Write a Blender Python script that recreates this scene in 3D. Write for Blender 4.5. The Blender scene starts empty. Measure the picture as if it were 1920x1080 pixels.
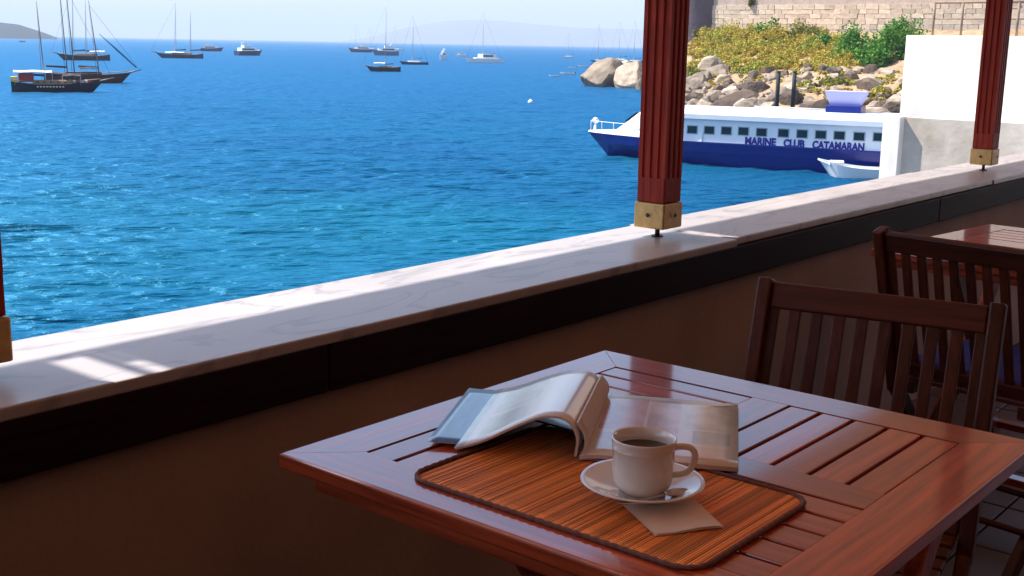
import bpy, bmesh, math, random
import numpy as np
from mathutils import Vector, Matrix, noise as mnoise

random.seed(7)
rng = np.random.default_rng(7)
R = math.radians
scene = bpy.context.scene
C = scene.collection

# ------------------------------------------------------------------ camera
F, PITCH, ROLL, YAW = 2220.94, 0.202999, 0.0180057, 0.687862   # focal length in px of a 1920 wide frame
CAM = np.array([0.0, 0.0, 1.30])
_fw = np.array([math.cos(PITCH) * math.cos(YAW), math.cos(PITCH) * math.sin(YAW), -math.sin(PITCH)])
_r = np.array([math.sin(YAW), -math.cos(YAW), 0.0])
_u = np.cross(_r, _fw)
_rt = math.cos(ROLL) * _r + math.sin(ROLL) * _u
_up = -math.sin(ROLL) * _r + math.cos(ROLL) * _u
cd = bpy.data.cameras.new('camera')
cd.sensor_width = 36.0
cd.lens = 36.0 * F / 1920.0
cd.clip_start, cd.clip_end = 0.05, 60000.0
cam = bpy.data.objects.new('camera', cd)
C.objects.link(cam)
cam.matrix_world = Matrix(((_rt[0], _up[0], -_fw[0], CAM[0]), (_rt[1], _up[1], -_fw[1], CAM[1]),
                           (_rt[2], _up[2], -_fw[2], CAM[2]), (0, 0, 0, 1)))
scene.camera = cam

# ------------------------------------------------------------------ sky and sun
SUN_EL, SUN_AZ = R(51.5), (-0.40, 0.917)         # the sun stands over the sea, left of the view
_n = math.hypot(*SUN_AZ)
SUN = Vector((SUN_AZ[0] / _n * math.cos(SUN_EL), SUN_AZ[1] / _n * math.cos(SUN_EL), math.sin(SUN_EL)))
world = bpy.data.worlds.new('World')
scene.world = world
world.use_nodes = True
wn = world.node_tree
sky = wn.nodes.new('ShaderNodeTexSky')
sky.sky_type = 'NISHITA'
sky.sun_disc = False
sky.sun_elevation = SUN_EL
sky.sun_rotation = math.atan2(SUN.x, SUN.y)
sky.altitude = 0
sky.air_density = 1.0
sky.dust_density = 1.6
sky.ozone_density = 2.2
wn.links.new(sky.outputs[0], wn.nodes['Background'].inputs[0])
wn.nodes['Background'].inputs[1].default_value = 0.135
sl = bpy.data.lights.new('sun', 'SUN')
sl.energy = 5.0
sl.angle = R(0.53)
sl.color = (1.0, 0.95, 0.87)
sun = bpy.data.objects.new('sun', sl)
C.objects.link(sun)
sun.rotation_euler = (-SUN).to_track_quat('-Z', 'Y').to_euler()
sun.location = (0, 0, 30)

scene.view_settings.view_transform = 'Standard'
scene.view_settings.look = 'None'
scene.view_settings.gamma = 1.0
scene.view_settings.use_curve_mapping = False
scene.view_settings.exposure = 1.0
scene.render.engine = 'CYCLES'
scene.cycles.use_denoising = True
scene.cycles.max_bounces = 10
scene.cycles.diffuse_bounces = 6
scene.cycles.volume_bounces = 0
scene.cycles.caustics_reflective = False
scene.cycles.caustics_refractive = False

SEA = -4.7                                    # water level; the terrace floor is z = 0

# ------------------------------------------------------------------ helpers
def ray(x, y):
    return _fw * F + _rt * (x - 960) + _up * (540 - y)
def on_z(x, y, z):
    d = ray(x, y); return CAM + d * ((z - CAM[2]) / d[2])
def on_x(x, y, X):
    d = ray(x, y); return CAM + d * ((X - CAM[0]) / d[0])
def at_dist(x, y, D):
    d = ray(x, y); return CAM + d * (D / math.hypot(d[0], d[1]))
def px_per_m(P):
    return F / float((np.asarray(P, float) - CAM) @ _fw)

def prop(o, label=None, cat=None, group=None, kind=None):
    if label: o['label'] = label
    if cat: o['category'] = cat
    if group: o['group'] = group
    if kind: o['kind'] = kind
    return o

def empty(name, loc=(0, 0, 0), rz=0.0, label=None, cat=None, group=None, kind=None):
    o = bpy.data.objects.new(name, None)
    o.empty_display_size = 0.1
    C.objects.link(o)
    o.location = loc
    o.rotation_euler = (0, 0, rz)
    return prop(o, label, cat, group, kind)

class MB:
    """collects shapes, then becomes one mesh object"""
    def __init__(self):
        self.v = []; self.f = []; self.smooth = []
    def add(self, vs, fs, smooth=False):
        n = len(self.v)
        self.v += [tuple(map(float, p)) for p in vs]
        self.f += [tuple(i + n for i in q) for q in fs]
        self.smooth += [smooth] * len(fs)
        return self
    def box(self, c, s, rot=None, taper=1.0):
        hx, hy, hz = s[0] / 2, s[1] / 2, s[2] / 2
        vs = []
        for z in (-1, 1):
            k = taper if z > 0 else 1.0
            for x, y in ((-1, -1), (1, -1), (1, 1), (-1, 1)):
                vs.append(Vector((x * hx * k, y * hy * k, z * hz)))
        if rot is not None:
            vs = [rot @ p for p in vs]
        c = Vector(c)
        return self.add([p + c for p in vs], [(3, 2, 1, 0), (4, 5, 6, 7), (0, 1, 5, 4), (1, 2, 6, 5), (2, 3, 7, 6), (3, 0, 4, 7)])
    def bbox(self, c, s, b=0.003, rot=None):
        """box with chamfered edges"""
        bm = bmesh.new()
        bmesh.ops.create_cube(bm, size=1.0)
        for v in bm.verts:
            v.co = Vector((v.co.x * s[0], v.co.y * s[1], v.co.z * s[2]))
        bmesh.ops.bevel(bm, geom=bm.edges[:], offset=b, segments=2, affect='EDGES', profile=0.5)
        M = rot if rot is not None else Matrix.Identity(3)
        c = Vector(c)
        bm.verts.index_update()
        self.add([M @ v.co + c for v in bm.verts], [[v.index for v in f.verts] for f in bm.faces])
        bm.free()
        return self
    def bar(self, a, b, w, h, up=(0, 0, 1), bev=0.0):
        a, b = Vector(a), Vector(b)
        d = (b - a); L = d.length; d.normalize()
        up = Vector(up)
        side = up.cross(d)
        if side.length < 1e-5:
            side = Vector((1, 0, 0)).cross(d)
        side.normalize(); u2 = d.cross(side)
        rot = Matrix((d, side, u2)).transposed()
        return self.bbox((a + b) / 2, (L, w, h), bev, rot) if bev else self.box((a + b) / 2, (L, w, h), rot)
    def tube(self, pts, r, seg=8, caps=True):
        pts = [Vector(p) for p in pts]
        rs = r if isinstance(r, (list, tuple)) else [r] * len(pts)
        vs = []; fs = []
        prev = None
        for i, p in enumerate(pts):
            t = (pts[min(i + 1, len(pts) - 1)] - pts[max(i - 1, 0)]).normalized()
            if prev is None:
                s = t.cross(Vector((0, 0, 1)))
                if s.length < 1e-4: s = t.cross(Vector((1, 0, 0)))
            else:
                s = prev - t * prev.dot(t)
            s.normalize(); prev = s
            n = t.cross(s)
            for k in range(seg):
                a = 2 * math.pi * k / seg
                vs.append(p + (s * math.cos(a) + n * math.sin(a)) * rs[i])
        for i in range(len(pts) - 1):
            for k in range(seg):
                k2 = (k + 1) % seg
                fs.append((i * seg + k, i * seg + k2, (i + 1) * seg + k2, (i + 1) * seg + k))
        self.add(vs, fs, True)
        if caps:
            n = len(self.v) - len(vs)
            self.f.append(tuple(n + k for k in reversed(range(seg)))); self.smooth.append(False)
            m = n + (len(pts) - 1) * seg
            self.f.append(tuple(m + k for k in range(seg))); self.smooth.append(False)
        return self
    def lathe(self, prof, c=(0, 0, 0), seg=48):
        vs = []; fs = []
        for (r, z) in prof:
            for k in range(seg):
                a = 2 * math.pi * k / seg
                vs.append((c[0] + r * math.cos(a), c[1] + r * math.sin(a), c[2] + z))
        for i in range(len(prof) - 1):
            for k in range(seg):
                k2 = (k + 1) % seg
                fs.append((i * seg + k, i * seg + k2, (i + 1) * seg + k2, (i + 1) * seg + k))
        return self.add(vs, fs, True)
    def prism(self, poly, z0, z1):
        n = len(poly)
        vs = [(x, y, z0) for x, y in poly] + [(x, y, z1) for x, y in poly]
        fs = [tuple(reversed(range(n))), tuple(range(n, 2 * n))]
        fs += [(i, (i + 1) % n, n + (i + 1) % n, n + i) for i in range(n)]
        return self.add(vs, fs)
    def mesh(self, name):
        me = bpy.data.meshes.new(name)
        me.from_pydata(self.v, [], self.f)
        me.polygons.foreach_set('use_smooth', self.smooth)
        me.update()
        return me
    def build(self, name, mat, parent=None, fix=True):
        me = self.mesh(name)
        if fix:
            bm = bmesh.new(); bm.from_mesh(me)
            bmesh.ops.recalc_face_normals(bm, faces=bm.faces)
            bm.to_mesh(me); bm.free()
        return obj(name, me, mat, parent)

def obj(name, me, mat=None, parent=None, loc=(0, 0, 0)):
    o = bpy.data.objects.new(name, me)
    C.objects.link(o)
    if mat is not None and not me.materials:
        me.materials.append(mat)
    if parent is not None:
        o.parent = parent
    o.location = loc
    return o

def copy_tree(o, parent=None):
    c = o.copy(); C.objects.link(c); c.parent = parent
    for ch in list(o.children):
        copy_tree(ch, c)
    return c

# ------------------------------------------------------------------ materials
def lin(h):
    h = h.lstrip('#')
    v = [int(h[i:i + 2], 16) / 255 for i in (0, 2, 4)]
    return tuple(((c + 0.055) / 1.055) ** 2.4 if c > 0.04045 else c / 12.92 for c in v) + (1,)

def mat(name, col, rough=0.6, col2=None, scale=8.0, stretch=(1, 1, 1), detail=5.0, bump=0.0, bscale=None, spec=0.5,
        coat=0.0, coat_rough=0.08, metal=0.0, trans=0.0, contrast=(0.3, 0.7), rvar=0.0, bdist=0.01):
    m = bpy.data.materials.new(name)
    m.use_nodes = True
    nt = m.node_tree; N = nt.nodes; L = nt.links
    b = N['Principled BSDF']
    def rgba(c): return c if len(c) == 4 else tuple(c) + (1,)
    b.inputs['Base Color'].default_value = rgba(col)
    b.inputs['Roughness'].default_value = rough
    b.inputs['Metallic'].default_value = metal
    b.inputs['Specular IOR Level'].default_value = spec
    b.inputs['Coat Weight'].default_value = coat
    b.inputs['Coat Roughness'].default_value = coat_rough
    b.inputs['Transmission Weight'].default_value = trans
    if col2 is not None or bump or rvar:
        tc = N.new('ShaderNodeTexCoord'); mp = N.new('ShaderNodeMapping')
        mp.inputs['Scale'].default_value = stretch
        L.new(tc.outputs['Object'], mp.inputs[0])
        nz = N.new('ShaderNodeTexNoise'); nz.inputs['Scale'].default_value = scale; nz.inputs['Detail'].default_value = detail
        nz.inputs['Roughness'].default_value = 0.6
        L.new(mp.outputs[0], nz.inputs['Vector'])
        if col2 is not None:
            rp = N.new('ShaderNodeValToRGB')
            rp.color_ramp.elements[0].position, rp.color_ramp.elements[1].position = contrast
            rp.color_ramp.elements[0].color = rgba(col); rp.color_ramp.elements[1].color = rgba(col2)
            L.new(nz.outputs['Fac'], rp.inputs[0]); L.new(rp.outputs[0], b.inputs['Base Color'])
        if rvar:
            mr = N.new('ShaderNodeMapRange')
            mr.inputs['To Min'].default_value = rough - rvar; mr.inputs['To Max'].default_value = rough + rvar
            mr.inputs['From Min'].default_value = 0.3; mr.inputs['From Max'].default_value = 0.7
            L.new(nz.outputs['Fac'], mr.inputs[0]); L.new(mr.outputs[0], b.inputs['Roughness'])
        if bump:
            src = nz
            if bscale:
                src = N.new('ShaderNodeTexNoise'); src.inputs['Scale'].default_value = bscale; src.inputs['Detail'].default_value = 4
                L.new(mp.outputs[0], src.inputs['Vector'])
            bp = N.new('ShaderNodeBump'); bp.inputs['Strength'].default_value = bump; bp.inputs['Distance'].default_value = bdist
            L.new(src.outputs['Fac'], bp.inputs['Height']); L.new(bp.outputs[0], b.inputs['Normal'])
    return m

def per_object(m, amount=0.25):
    """each object that wears this material gets its own brightness"""
    nt = m.node_tree; N = nt.nodes; L = nt.links
    b = N['Principled BSDF']
    oi = N.new('ShaderNodeObjectInfo')
    mr = N.new('ShaderNodeMapRange'); mr.inputs['To Min'].default_value = 1 - amount; mr.inputs['To Max'].default_value = 1 + amount
    L.new(oi.outputs['Random'], mr.inputs[0])
    hs = N.new('ShaderNodeHueSaturation')
    L.new(mr.outputs[0], hs.inputs['Value'])
    inp = b.inputs['Base Color']
    if inp.links:
        L.new(inp.links[0].from_socket, hs.inputs['Color'])
    else:
        hs.inputs['Color'].default_value = inp.default_value
    L.new(hs.outputs[0], inp)
    return m

def wood(name, c1, c2, rough, coat, axis, coat_rough=0.12, k=1.0, spec=0.5):
    st = {'x': (1.2, 22, 22), 'y': (22, 1.2, 22), 'z': (22, 22, 1.2)}[axis]
    return per_object(mat(name, c1, rough, c2, scale=3.4 * k, stretch=st, detail=9, bump=0.15, coat=coat, coat_rough=coat_rough,
                          contrast=(0.34, 0.68), bdist=0.002, rvar=0.05, spec=spec), 0.26)

TK1, TK2 = (0.20, 0.022, 0.008), (0.54, 0.085, 0.022)
teak_x = wood('varnished_teak_x', TK1, TK2, 0.34, 1.0, 'x', 0.085)
teak_y = wood('varnished_teak_y', TK1, TK2, 0.34, 1.0, 'y', 0.085)
for m_ in (teak_x, teak_y): m_.node_tree.nodes['Principled BSDF'].inputs['Coat IOR'].default_value = 1.75
teak_z = wood('varnished_teak_z', TK1, TK2, 0.40, 0.35, 'z', 0.2)
CH1, CH2 = (0.045, 0.010, 0.005), (0.10, 0.022, 0.010)
chair_x = wood('chair_teak_x', CH1, CH2, 0.46, 0.06, 'x', 0.2, spec=0.25)
chair_y = wood('chair_teak_y', CH1, CH2, 0.46, 0.06, 'y', 0.2, spec=0.25)
chair_z = wood('chair_teak_z', CH1, CH2, 0.46, 0.06, 'z', 0.2, spec=0.25)
post_wood = wood('red_stained_post', (0.20, 0.020, 0.012), (0.40, 0.050, 0.024), 0.55, 0.0, 'z', 0.3, 1.5, 0.15)
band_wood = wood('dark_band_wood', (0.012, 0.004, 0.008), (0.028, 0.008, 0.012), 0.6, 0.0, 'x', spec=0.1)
brass = mat('aged_brass', (0.62, 0.38, 0.13), 0.45, (0.42, 0.24, 0.08), 30, metal=0.35, bump=0.1)
steel = mat('steel', (0.62, 0.62, 0.65), 0.18, metal=1.0)
iron = mat('dark_iron', (0.05, 0.045, 0.04), 0.5, metal=0.6)
plaster = mat('terrace_plaster', (0.33, 0.235, 0.195), 0.9, (0.46, 0.33, 0.27), 2.2, bump=0.25, bscale=60, bdist=0.004, spec=0.2)
ceiling_m = mat('ceiling_boards', (0.22, 0.085, 0.04), 0.7, (0.30, 0.12, 0.06), 4, stretch=(8, 1, 1))
room_m = mat('room_wall', (0.09, 0.045, 0.035), 0.9, (0.07, 0.035, 0.03), 2, spec=0.2)

def marble_material():
    m = mat('veined_marble', (0.35, 0.32, 0.32), 0.34, (0.44, 0.405, 0.405), 3.0, detail=7, bump=0.05, bscale=40, bdist=0.002)
    nt = m.node_tree; N = nt.nodes; L = nt.links; b = N['Principled BSDF']
    tc = N.new('ShaderNodeTexCoord'); mp = N.new('ShaderNodeMapping')
    mp.inputs['Scale'].default_value = (1.0, 2.6, 1); mp.inputs['Rotation'].default_value = (0, 0, 0.35)
    L.new(tc.outputs['Object'], mp.inputs[0])
    nz = N.new('ShaderNodeTexNoise'); nz.inputs['Scale'].default_value = 2.4; nz.inputs['Detail'].default_value = 9; nz.inputs['Distortion'].default_value = 1.1
    L.new(mp.outputs[0], nz.inputs['Vector'])
    rp = N.new('ShaderNodeValToRGB')
    e = rp.color_ramp.elements
    e[0].position = 0.46; e[0].color = (0, 0, 0, 1); e[1].position = 0.53; e[1].color = (0, 0, 0, 1)
    x = e.new(0.497); x.color = (1, 1, 1, 1)
    L.new(nz.outputs['Fac'], rp.inputs[0])
    mx = N.new('ShaderNodeMix'); mx.data_type = 'RGBA'
    src = b.inputs['Base Color'].links[0].from_socket
    ml = N.new('ShaderNodeMath'); ml.operation = 'MULTIPLY'; ml.inputs[1].default_value = 0.5
    L.new(rp.outputs[0], ml.inputs[0]); L.new(ml.outputs[0], mx.inputs['Factor'])
    L.new(src, mx.inputs['A']); mx.inputs['B'].default_value = (0.16, 0.14, 0.15, 1)
    L.new(mx.outputs['Result'], b.inputs['Base Color'])
    return m
marble = marble_material()
def canvas_material():
    m = bpy.data.materials.new('warm_light_canvas'); m.use_nodes = True
    nt = m.node_tree; N = nt.nodes; L = nt.links; b = N['Principled BSDF']
    b.inputs['Base Color'].default_value = (0.10, 0.04, 0.02, 1); b.inputs['Roughness'].default_value = 0.9; b.inputs['Specular IOR Level'].default_value = 0.1
    tr = N.new('ShaderNodeBsdfTranslucent'); tr.inputs[0].default_value = (0.185, 0.080, 0.040, 1)  # translucent tint chosen to shed warm light on the table
    ms = N.new('ShaderNodeMixShader'); ms.inputs[0].default_value = 0.5
    L.new(b.outputs[0], ms.inputs[1]); L.new(tr.outputs[0], ms.inputs[2]); L.new(ms.outputs[0], N['Material Output'].inputs['Surface'])
    return m
canvas_m = canvas_material()
back_wall_m = mat('dark_back_wall', (0.09, 0.04, 0.03), 0.9, (0.07, 0.03, 0.022), 2, spec=0.2)

# ================================================================== SETTING
# ------------------------------------------------------------------ sea: one sheet, real wavelets near, flat far
def make_sea():
    half = R(33)
    dense = np.linspace(-half, half, 620)
    coarse = np.linspace(half, 2 * math.pi - half, 90)[1:]
    ang = np.concatenate([dense, coarse]) + YAW
    # ring radii so that rows are about evenly spaced on the picture
    H = CAM[2] - SEA
    tan = np.concatenate([np.linspace(H / 9.0, H / 22.0, 14)[:-1], np.linspace(H / 22.0, H / 400.0, 620)[:-1], np.linspace(H / 400.0, H / 14000.0, 60)])
    rad = H / tan
    A, D = np.meshgrid(ang, rad)
    X = D * np.cos(A); Y = D * np.sin(A)
    Z = np.zeros_like(X)
    g = np.random.default_rng(3)
    wind = math.atan2(-0.75, -0.66)
    for k in range(64):
        lam = 0.42 * (9 ** (g.random()))
        th = wind + g.normal(0, 0.33)
        amp = 0.0068 * lam ** 0.8 * (0.5 + g.random())
        q = 2 * math.pi / lam
        ph = g.random() * 6.283
        s = np.sin(q * (X * math.cos(th) + Y * math.sin(th)) + ph)
        cell = D * (2 * half / 620)
        fade = np.clip(lam / (cell * 3.0) - 0.35, 0, 1) * np.clip((420 - D) / 250, 0, 1)
        Z += amp * fade * (s + 0.25 * np.cos(2 * (q * (X * math.cos(th) + Y * math.sin(th)) + ph)))
    # gusts: calmer and rougher patches
    gust = 0.85 + 0.15 * np.sin(X * 0.11 + 1.3 * np.sin(Y * 0.07)) * np.sin(Y * 0.09 + 0.8 * np.sin(X * 0.05))
    Z = Z * gust + SEA
    nr, nc = X.shape
    verts = np.stack([X, Y, Z], -1).reshape(-1, 3)
    i, j = np.meshgrid(np.arange(nr - 1), np.arange(nc), indexing='ij')
    j2 = (j + 1) % nc
    faces = np.stack([i * nc + j, (i + 1) * nc + j, (i + 1) * nc + j2, i * nc + j2], -1).reshape(-1, 4)
    me = bpy.data.meshes.new('sea')
    me.vertices.add(len(verts)); me.vertices.foreach_set('co', verts.ravel())
    me.loops.add(faces.size); me.loops.foreach_set('vertex_index', faces.ravel())
    me.polygons.add(len(faces)); me.polygons.foreach_set('loop_start', np.arange(0, faces.size, 4))
    me.polygons.foreach_set('use_smooth', np.ones(len(faces), bool))
    me.update(); me.validate()
    m = bpy.data.materials.new('sea_water'); m.use_nodes = True
    nt = m.node_tree; N = nt.nodes; L = nt.links; b = N['Principled BSDF']
    N.remove(b)
    df = N.new('ShaderNodeBsdfDiffuse'); gs = N.new('ShaderNodeBsdfGlossy'); gs.inputs['Roughness'].default_value = 0.30
    gs.inputs['Color'].default_value = (0.20, 0.60, 0.95, 1)
    fr = N.new('ShaderNodeFresnel'); fr.inputs['IOR'].default_value = 1.333
    mn = N.new('ShaderNodeMath'); mn.operation = 'MINIMUM'; mn.inputs[1].default_value = 0.44
    sc_ = N.new('ShaderNodeMath'); sc_.operation = 'MULTIPLY'; sc_.inputs[1].default_value = 1.0
    L.new(fr.outputs[0], sc_.inputs[0]); L.new(sc_.outputs[0], mn.inputs[0])
    mxs = N.new('ShaderNodeMixShader'); L.new(mn.outputs[0], mxs.inputs[0]); L.new(df.outputs[0], mxs.inputs[1]); L.new(gs.outputs[0], mxs.inputs[2])
    L.new(mxs.outputs[0], N['Material Output'].inputs['Surface'])
    geo = N.new('ShaderNodeNewGeometry')
    # sea bed: sand and weed patches seen through clear water
    mp = N.new('ShaderNodeMapping'); mp.inputs['Scale'].default_value = (0.045, 0.045, 0); mp.inputs['Rotation'].default_value = (0, 0, 0.9)
    L.new(geo.outputs['Position'], mp.inputs[0])
    n1 = N.new('ShaderNodeTexNoise'); n1.inputs['Scale'].default_value = 1.0; n1.inputs['Detail'].default_value = 4
    L.new(mp.outputs[0], n1.inputs['Vector'])
    r1 = N.new('ShaderNodeValToRGB'); e = r1.color_ramp.elements
    e[0].position = 0.36; e[0].color = (0.0010, 0.052, 0.132, 1)
    e[1].position = 0.66; e[1].color = (0.0015, 0.082, 0.155, 1)
    L.new(n1.outputs['Fac'], r1.inputs[0])
    # deep water farther off
    ln = N.new('ShaderNodeVectorMath'); ln.operation = 'LENGTH'; L.new(geo.outputs['Position'], ln.inputs[0])
    dp = N.new('ShaderNodeMapRange'); dp.inputs['From Min'].default_value = 38; dp.inputs['From Max'].default_value = 150
    L.new(ln.outputs['Value'], dp.inputs[0])
    mx = N.new('ShaderNodeMix'); mx.data_type = 'RGBA'
    L.new(dp.outputs[0], mx.inputs['Factor']); L.new(r1.outputs[0], mx.inputs['A']); mx.inputs['B'].default_value = (0.0010, 0.057, 0.155, 1)
    # pale sandy shallow off the terrace
    sh = N.new('ShaderNodeVectorMath'); sh.operation = 'DISTANCE'
    P = on_z(330, 430, SEA); sh.inputs[1].default_value = (P[0], P[1], SEA)
    L.new(geo.outputs['Position'], sh.inputs[0])
    sm = N.new('ShaderNodeMapRange'); sm.interpolation_type = 'SMOOTHSTEP'
    sm.inputs['From Min'].default_value = 3; sm.inputs['From Max'].default_value = 20; sm.inputs['To Min'].default_value = 0.75; sm.inputs['To Max'].default_value = 0
    L.new(sh.outputs['Value'], sm.inputs[0])
    ml = N.new('ShaderNodeMath'); ml.operation = 'MULTIPLY'; L.new(sm.outputs[0], ml.inputs[0]); L.new(n1.outputs['Fac'], ml.inputs[1])
    mx2 = N.new('ShaderNodeMix'); mx2.data_type = 'RGBA'
    L.new(ml.outputs[0], mx2.inputs['Factor']); L.new(mx.outputs['Result'], mx2.inputs['A']); mx2.inputs['B'].default_value = (0.006, 0.140, 0.180, 1)
    L.new(mx2.outputs['Result'], df.inputs['Color'])
    # fine ripples
    mp2 = N.new('ShaderNodeMapping'); mp2.vector_type = 'TEXTURE'; mp2.inputs['Scale'].default_value = (0.55, 1.7, 1); mp2.inputs['Rotation'].default_value = (0, 0, YAW)
    L.new(geo.outputs['Position'], mp2.inputs[0])
    n2 = N.new('ShaderNodeTexNoise'); n2.inputs['Scale'].default_value = 1.3; n2.inputs['Detail'].default_value = 6; n2.inputs['Roughness'].default_value = 0.62
    L.new(mp2.outputs[0], n2.inputs['Vector'])
    bp = N.new('ShaderNodeBump'); bp.inputs['Strength'].default_value = 0.9; bp.inputs['Distance'].default_value = 0.22
    mp3 = N.new('ShaderNodeMapping'); mp3.vector_type = 'TEXTURE'; mp3.inputs['Scale'].default_value = (4.2, 17.0, 1); mp3.inputs['Rotation'].default_value = (0, 0, YAW + 0.12)
    L.new(geo.outputs['Position'], mp3.inputs[0])
    n3 = N.new('ShaderNodeTexNoise'); n3.inputs['Scale'].default_value = 1.0; n3.inputs['Detail'].default_value = 5; n3.inputs['Roughness'].default_value = 0.68
    L.new(mp3.outputs[0], n3.inputs['Vector'])
    ma = N.new('ShaderNodeMath'); ma.operation = 'MULTIPLY_ADD'; ma.inputs[1].default_value = 4.5
    L.new(n3.outputs['Fac'], ma.inputs[0]); L.new(n2.outputs['Fac'], ma.inputs[2])
    L.new(ma.outputs[0], bp.inputs['Height']); 
    for nd in (df, gs, fr): L.new(bp.outputs[0], nd.inputs['Normal'])
    o = obj('sea', me, m)
    prop(o, 'rippled blue sea filling the bay', None, None, 'structure')
make_sea()

# ------------------------------------------------------------------ far hills across the water
def ridge(name, label, pts, D, depth, m):
    """pts: (image x, image y of the skyline); a solid hill with a crest line and flanks"""
    xs = np.linspace(pts[0][0], pts[-1][0], 90)
    ys = np.interp(xs, [p[0] for p in pts], [p[1] for p in pts])
    rows = [(0.0, 0.0), (0.12, 0.35), (0.3, 0.72), (0.5, 1.0), (0.72, 0.62), (1.0, 0.0)]
    vs = []; fs = []
    for i, (x, y) in enumerate(zip(xs, ys)):
        crest = at_dist(x, y, D + depth * 0.5)
        h = max(crest[2] - SEA, 0.5)
        for j, (t, k) in enumerate(rows):
            P = at_dist(x, y, D + depth * t)
            n = mnoise.noise(Vector((P[0] / (D * 0.03), P[1] / (D * 0.03), j))) * 0.22 if 0 < j < 5 and j != 3 else 0
            vs.append((P[0], P[1], SEA - 1 + (h + 1) * max(k + n * k, 0) if k else SEA - 1))
    m_ = len(rows)
    for i in range(len(xs) - 1):
        for j in range(m_ - 1):
            fs.append((i * m_ + j, (i + 1) * m_ + j, (i + 1) * m_ + j + 1, i * m_ + j + 1))
    b = MB(); b.add(vs, fs, True)
    o = b.build(name, m)
    prop(o, label, None, None, 'structure')
hill_m = mat('far_hill', (0.075, 0.085, 0.06), 0.95, (0.15, 0.13, 0.09), 0.004, spec=0.1)
hill_n = mat('headland', (0.012, 0.018, 0.022), 0.95, (0.022, 0.028, 0.030), 0.01, spec=0.1)
ridge('headland', 'dark low headland behind the moored gulets', [(-260, 30), (-120, 32), (0, 42), (35, 46), (60, 54), (85, 62), (108, 71)], 2300, 500, hill_n)
ridge('hills', 'pale hazy hills across the bay', [(600, 84), (690, 70), (760, 52), (830, 40), (880, 37), (940, 39), (1000, 45), (1080, 52), (1160, 54), (1250, 57), (1400, 62), (1500, 90)], 9500, 1500, hill_m)

# ------------------------------------------------------------------ castle shore: terrain, rock armour, scrub
def shore_profile(x):
    """rows (horizontal distance, image y) from the water line up to the foot of the castle wall"""
    ys = np.interp(x, [1080, 1200, 1290, 1400, 1550, 1720, 1900], [160, 168, 196, 212, 220, 232, 244])
    D0 = np.interp(x, [1080, 1200, 1290, 1400, 1550, 1720, 1900], [186, 172, 124, 112, 106, 98, 90])
    y1 = np.interp(x, [1080, 1200, 1290, 1400, 1550, 1720, 1900], [138, 132, 166, 172, 172, 190, 200])
    y2 = np.interp(x, [1080, 1200, 1290, 1400, 1550, 1720, 1900], [130, 122, 138, 142, 142, 152, 158])
    y3 = np.interp(x, [1080, 1200, 1290, 1400, 1550, 1720, 1900], [128, 116, 118, 116, 112, 112, 112])
    y4 = np.interp(x, [1080, 1200, 1290, 1400, 1550, 1720, 1900], [126, 112, 78, 68, 64, 62, 60])
    return [(D0 - 4, ys + 9), (D0, ys), (D0 + 7, y1), (D0 + 18, y2), (D0 + 32, y3), (D0 + 52, y4), (D0 + 60, y4 - 3)]
def make_shore():
    cols = np.linspace(1222, 2300, 104)
    vs = []; fs = []
    for x in cols:
        pr = shore_profile(min(x, 1900))
        dd = [p[0] for p in pr]; yy = [p[1] for p in pr]
        for t in np.linspace(0, 1, 40):
            D = dd[0] + (dd[-1] - dd[0]) * t
            y = np.interp(D, dd, yy)
            P = at_dist(x, y, D)
            z = P[2] + (mnoise.noise(Vector((P[0] * 0.25, P[1] * 0.25, 0))) * 0.5 + mnoise.noise(Vector((P[0] * 0.8, P[1] * 0.8, 3))) * 0.25) * min(1, t * 5)
            if t == 0: z = SEA - 1.5
            vs.append((P[0], P[1], z))
    for i in range(len(cols) - 1):
        for j in range(39):
            fs.append((i * 40 + j, (i + 1) * 40 + j, (i + 1) * 40 + j + 1, i * 40 + j + 1))
    b = MB(); b.add(vs, fs, False)
    m = mat('sandy_slope', (0.42, 0.29, 0.18), 0.95, (0.26, 0.18, 0.11), 0.35, bump=0.6, bscale=1.6, bdist=0.15, spec=0.15)
    o = b.build('rocky_shore', m)
    return prop(o, 'sunlit sandy and rocky slope below the castle wall', None, None, 'structure')
shore = make_shore()

def boulder_mesh(seed, sub=3):
    bm = bmesh.new()
    bmesh.ops.create_icosphere(bm, subdivisions=sub, radius=1.0)
    s = Vector((seed * 7.3, seed * 3.1, seed * 1.7))
    # cut a few flat facets so that it reads as broken rock
    rr = random.Random(seed)
    planes = [(Vector((rr.uniform(-1, 1), rr.uniform(-1, 1), rr.uniform(-0.3, 1))).normalized(), rr.uniform(0.52, 0.85)) for _ in range(9)]
    for v in bm.verts:
        p = v.co.copy()
        p *= 1 + 0.22 * mnoise.noise(p * 1.1 + s)
        for n, d in planes:
            k = p.dot(n) - d
            if k > 0: p -= n * k * 0.92
        p *= 1 + 0.05 * mnoise.noise(p * 4 + s)
        v.co = p
    me = bpy.data.meshes.new('boulder'); bm.to_mesh(me); bm.free()
    return me
rock_m = per_object(mat('pale_limestone', (0.47, 0.38, 0.29), 0.9, (0.15, 0.115, 0.09), 1.3, bump=0.7, bscale=4, bdist=0.12, spec=0.2), 0.5)
rock_d = per_object(mat('brown_rock', (0.16, 0.115, 0.085), 0.92, (0.06, 0.045, 0.04), 1.5, bump=0.8, bscale=4, bdist=0.12, spec=0.15), 0.4)
b_meshes = [boulder_mesh(k) for k in range(10)]
for k, me in enumerate(b_meshes): me.materials.append(rock_d if k in (2, 5, 8) else rock_m)

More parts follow.
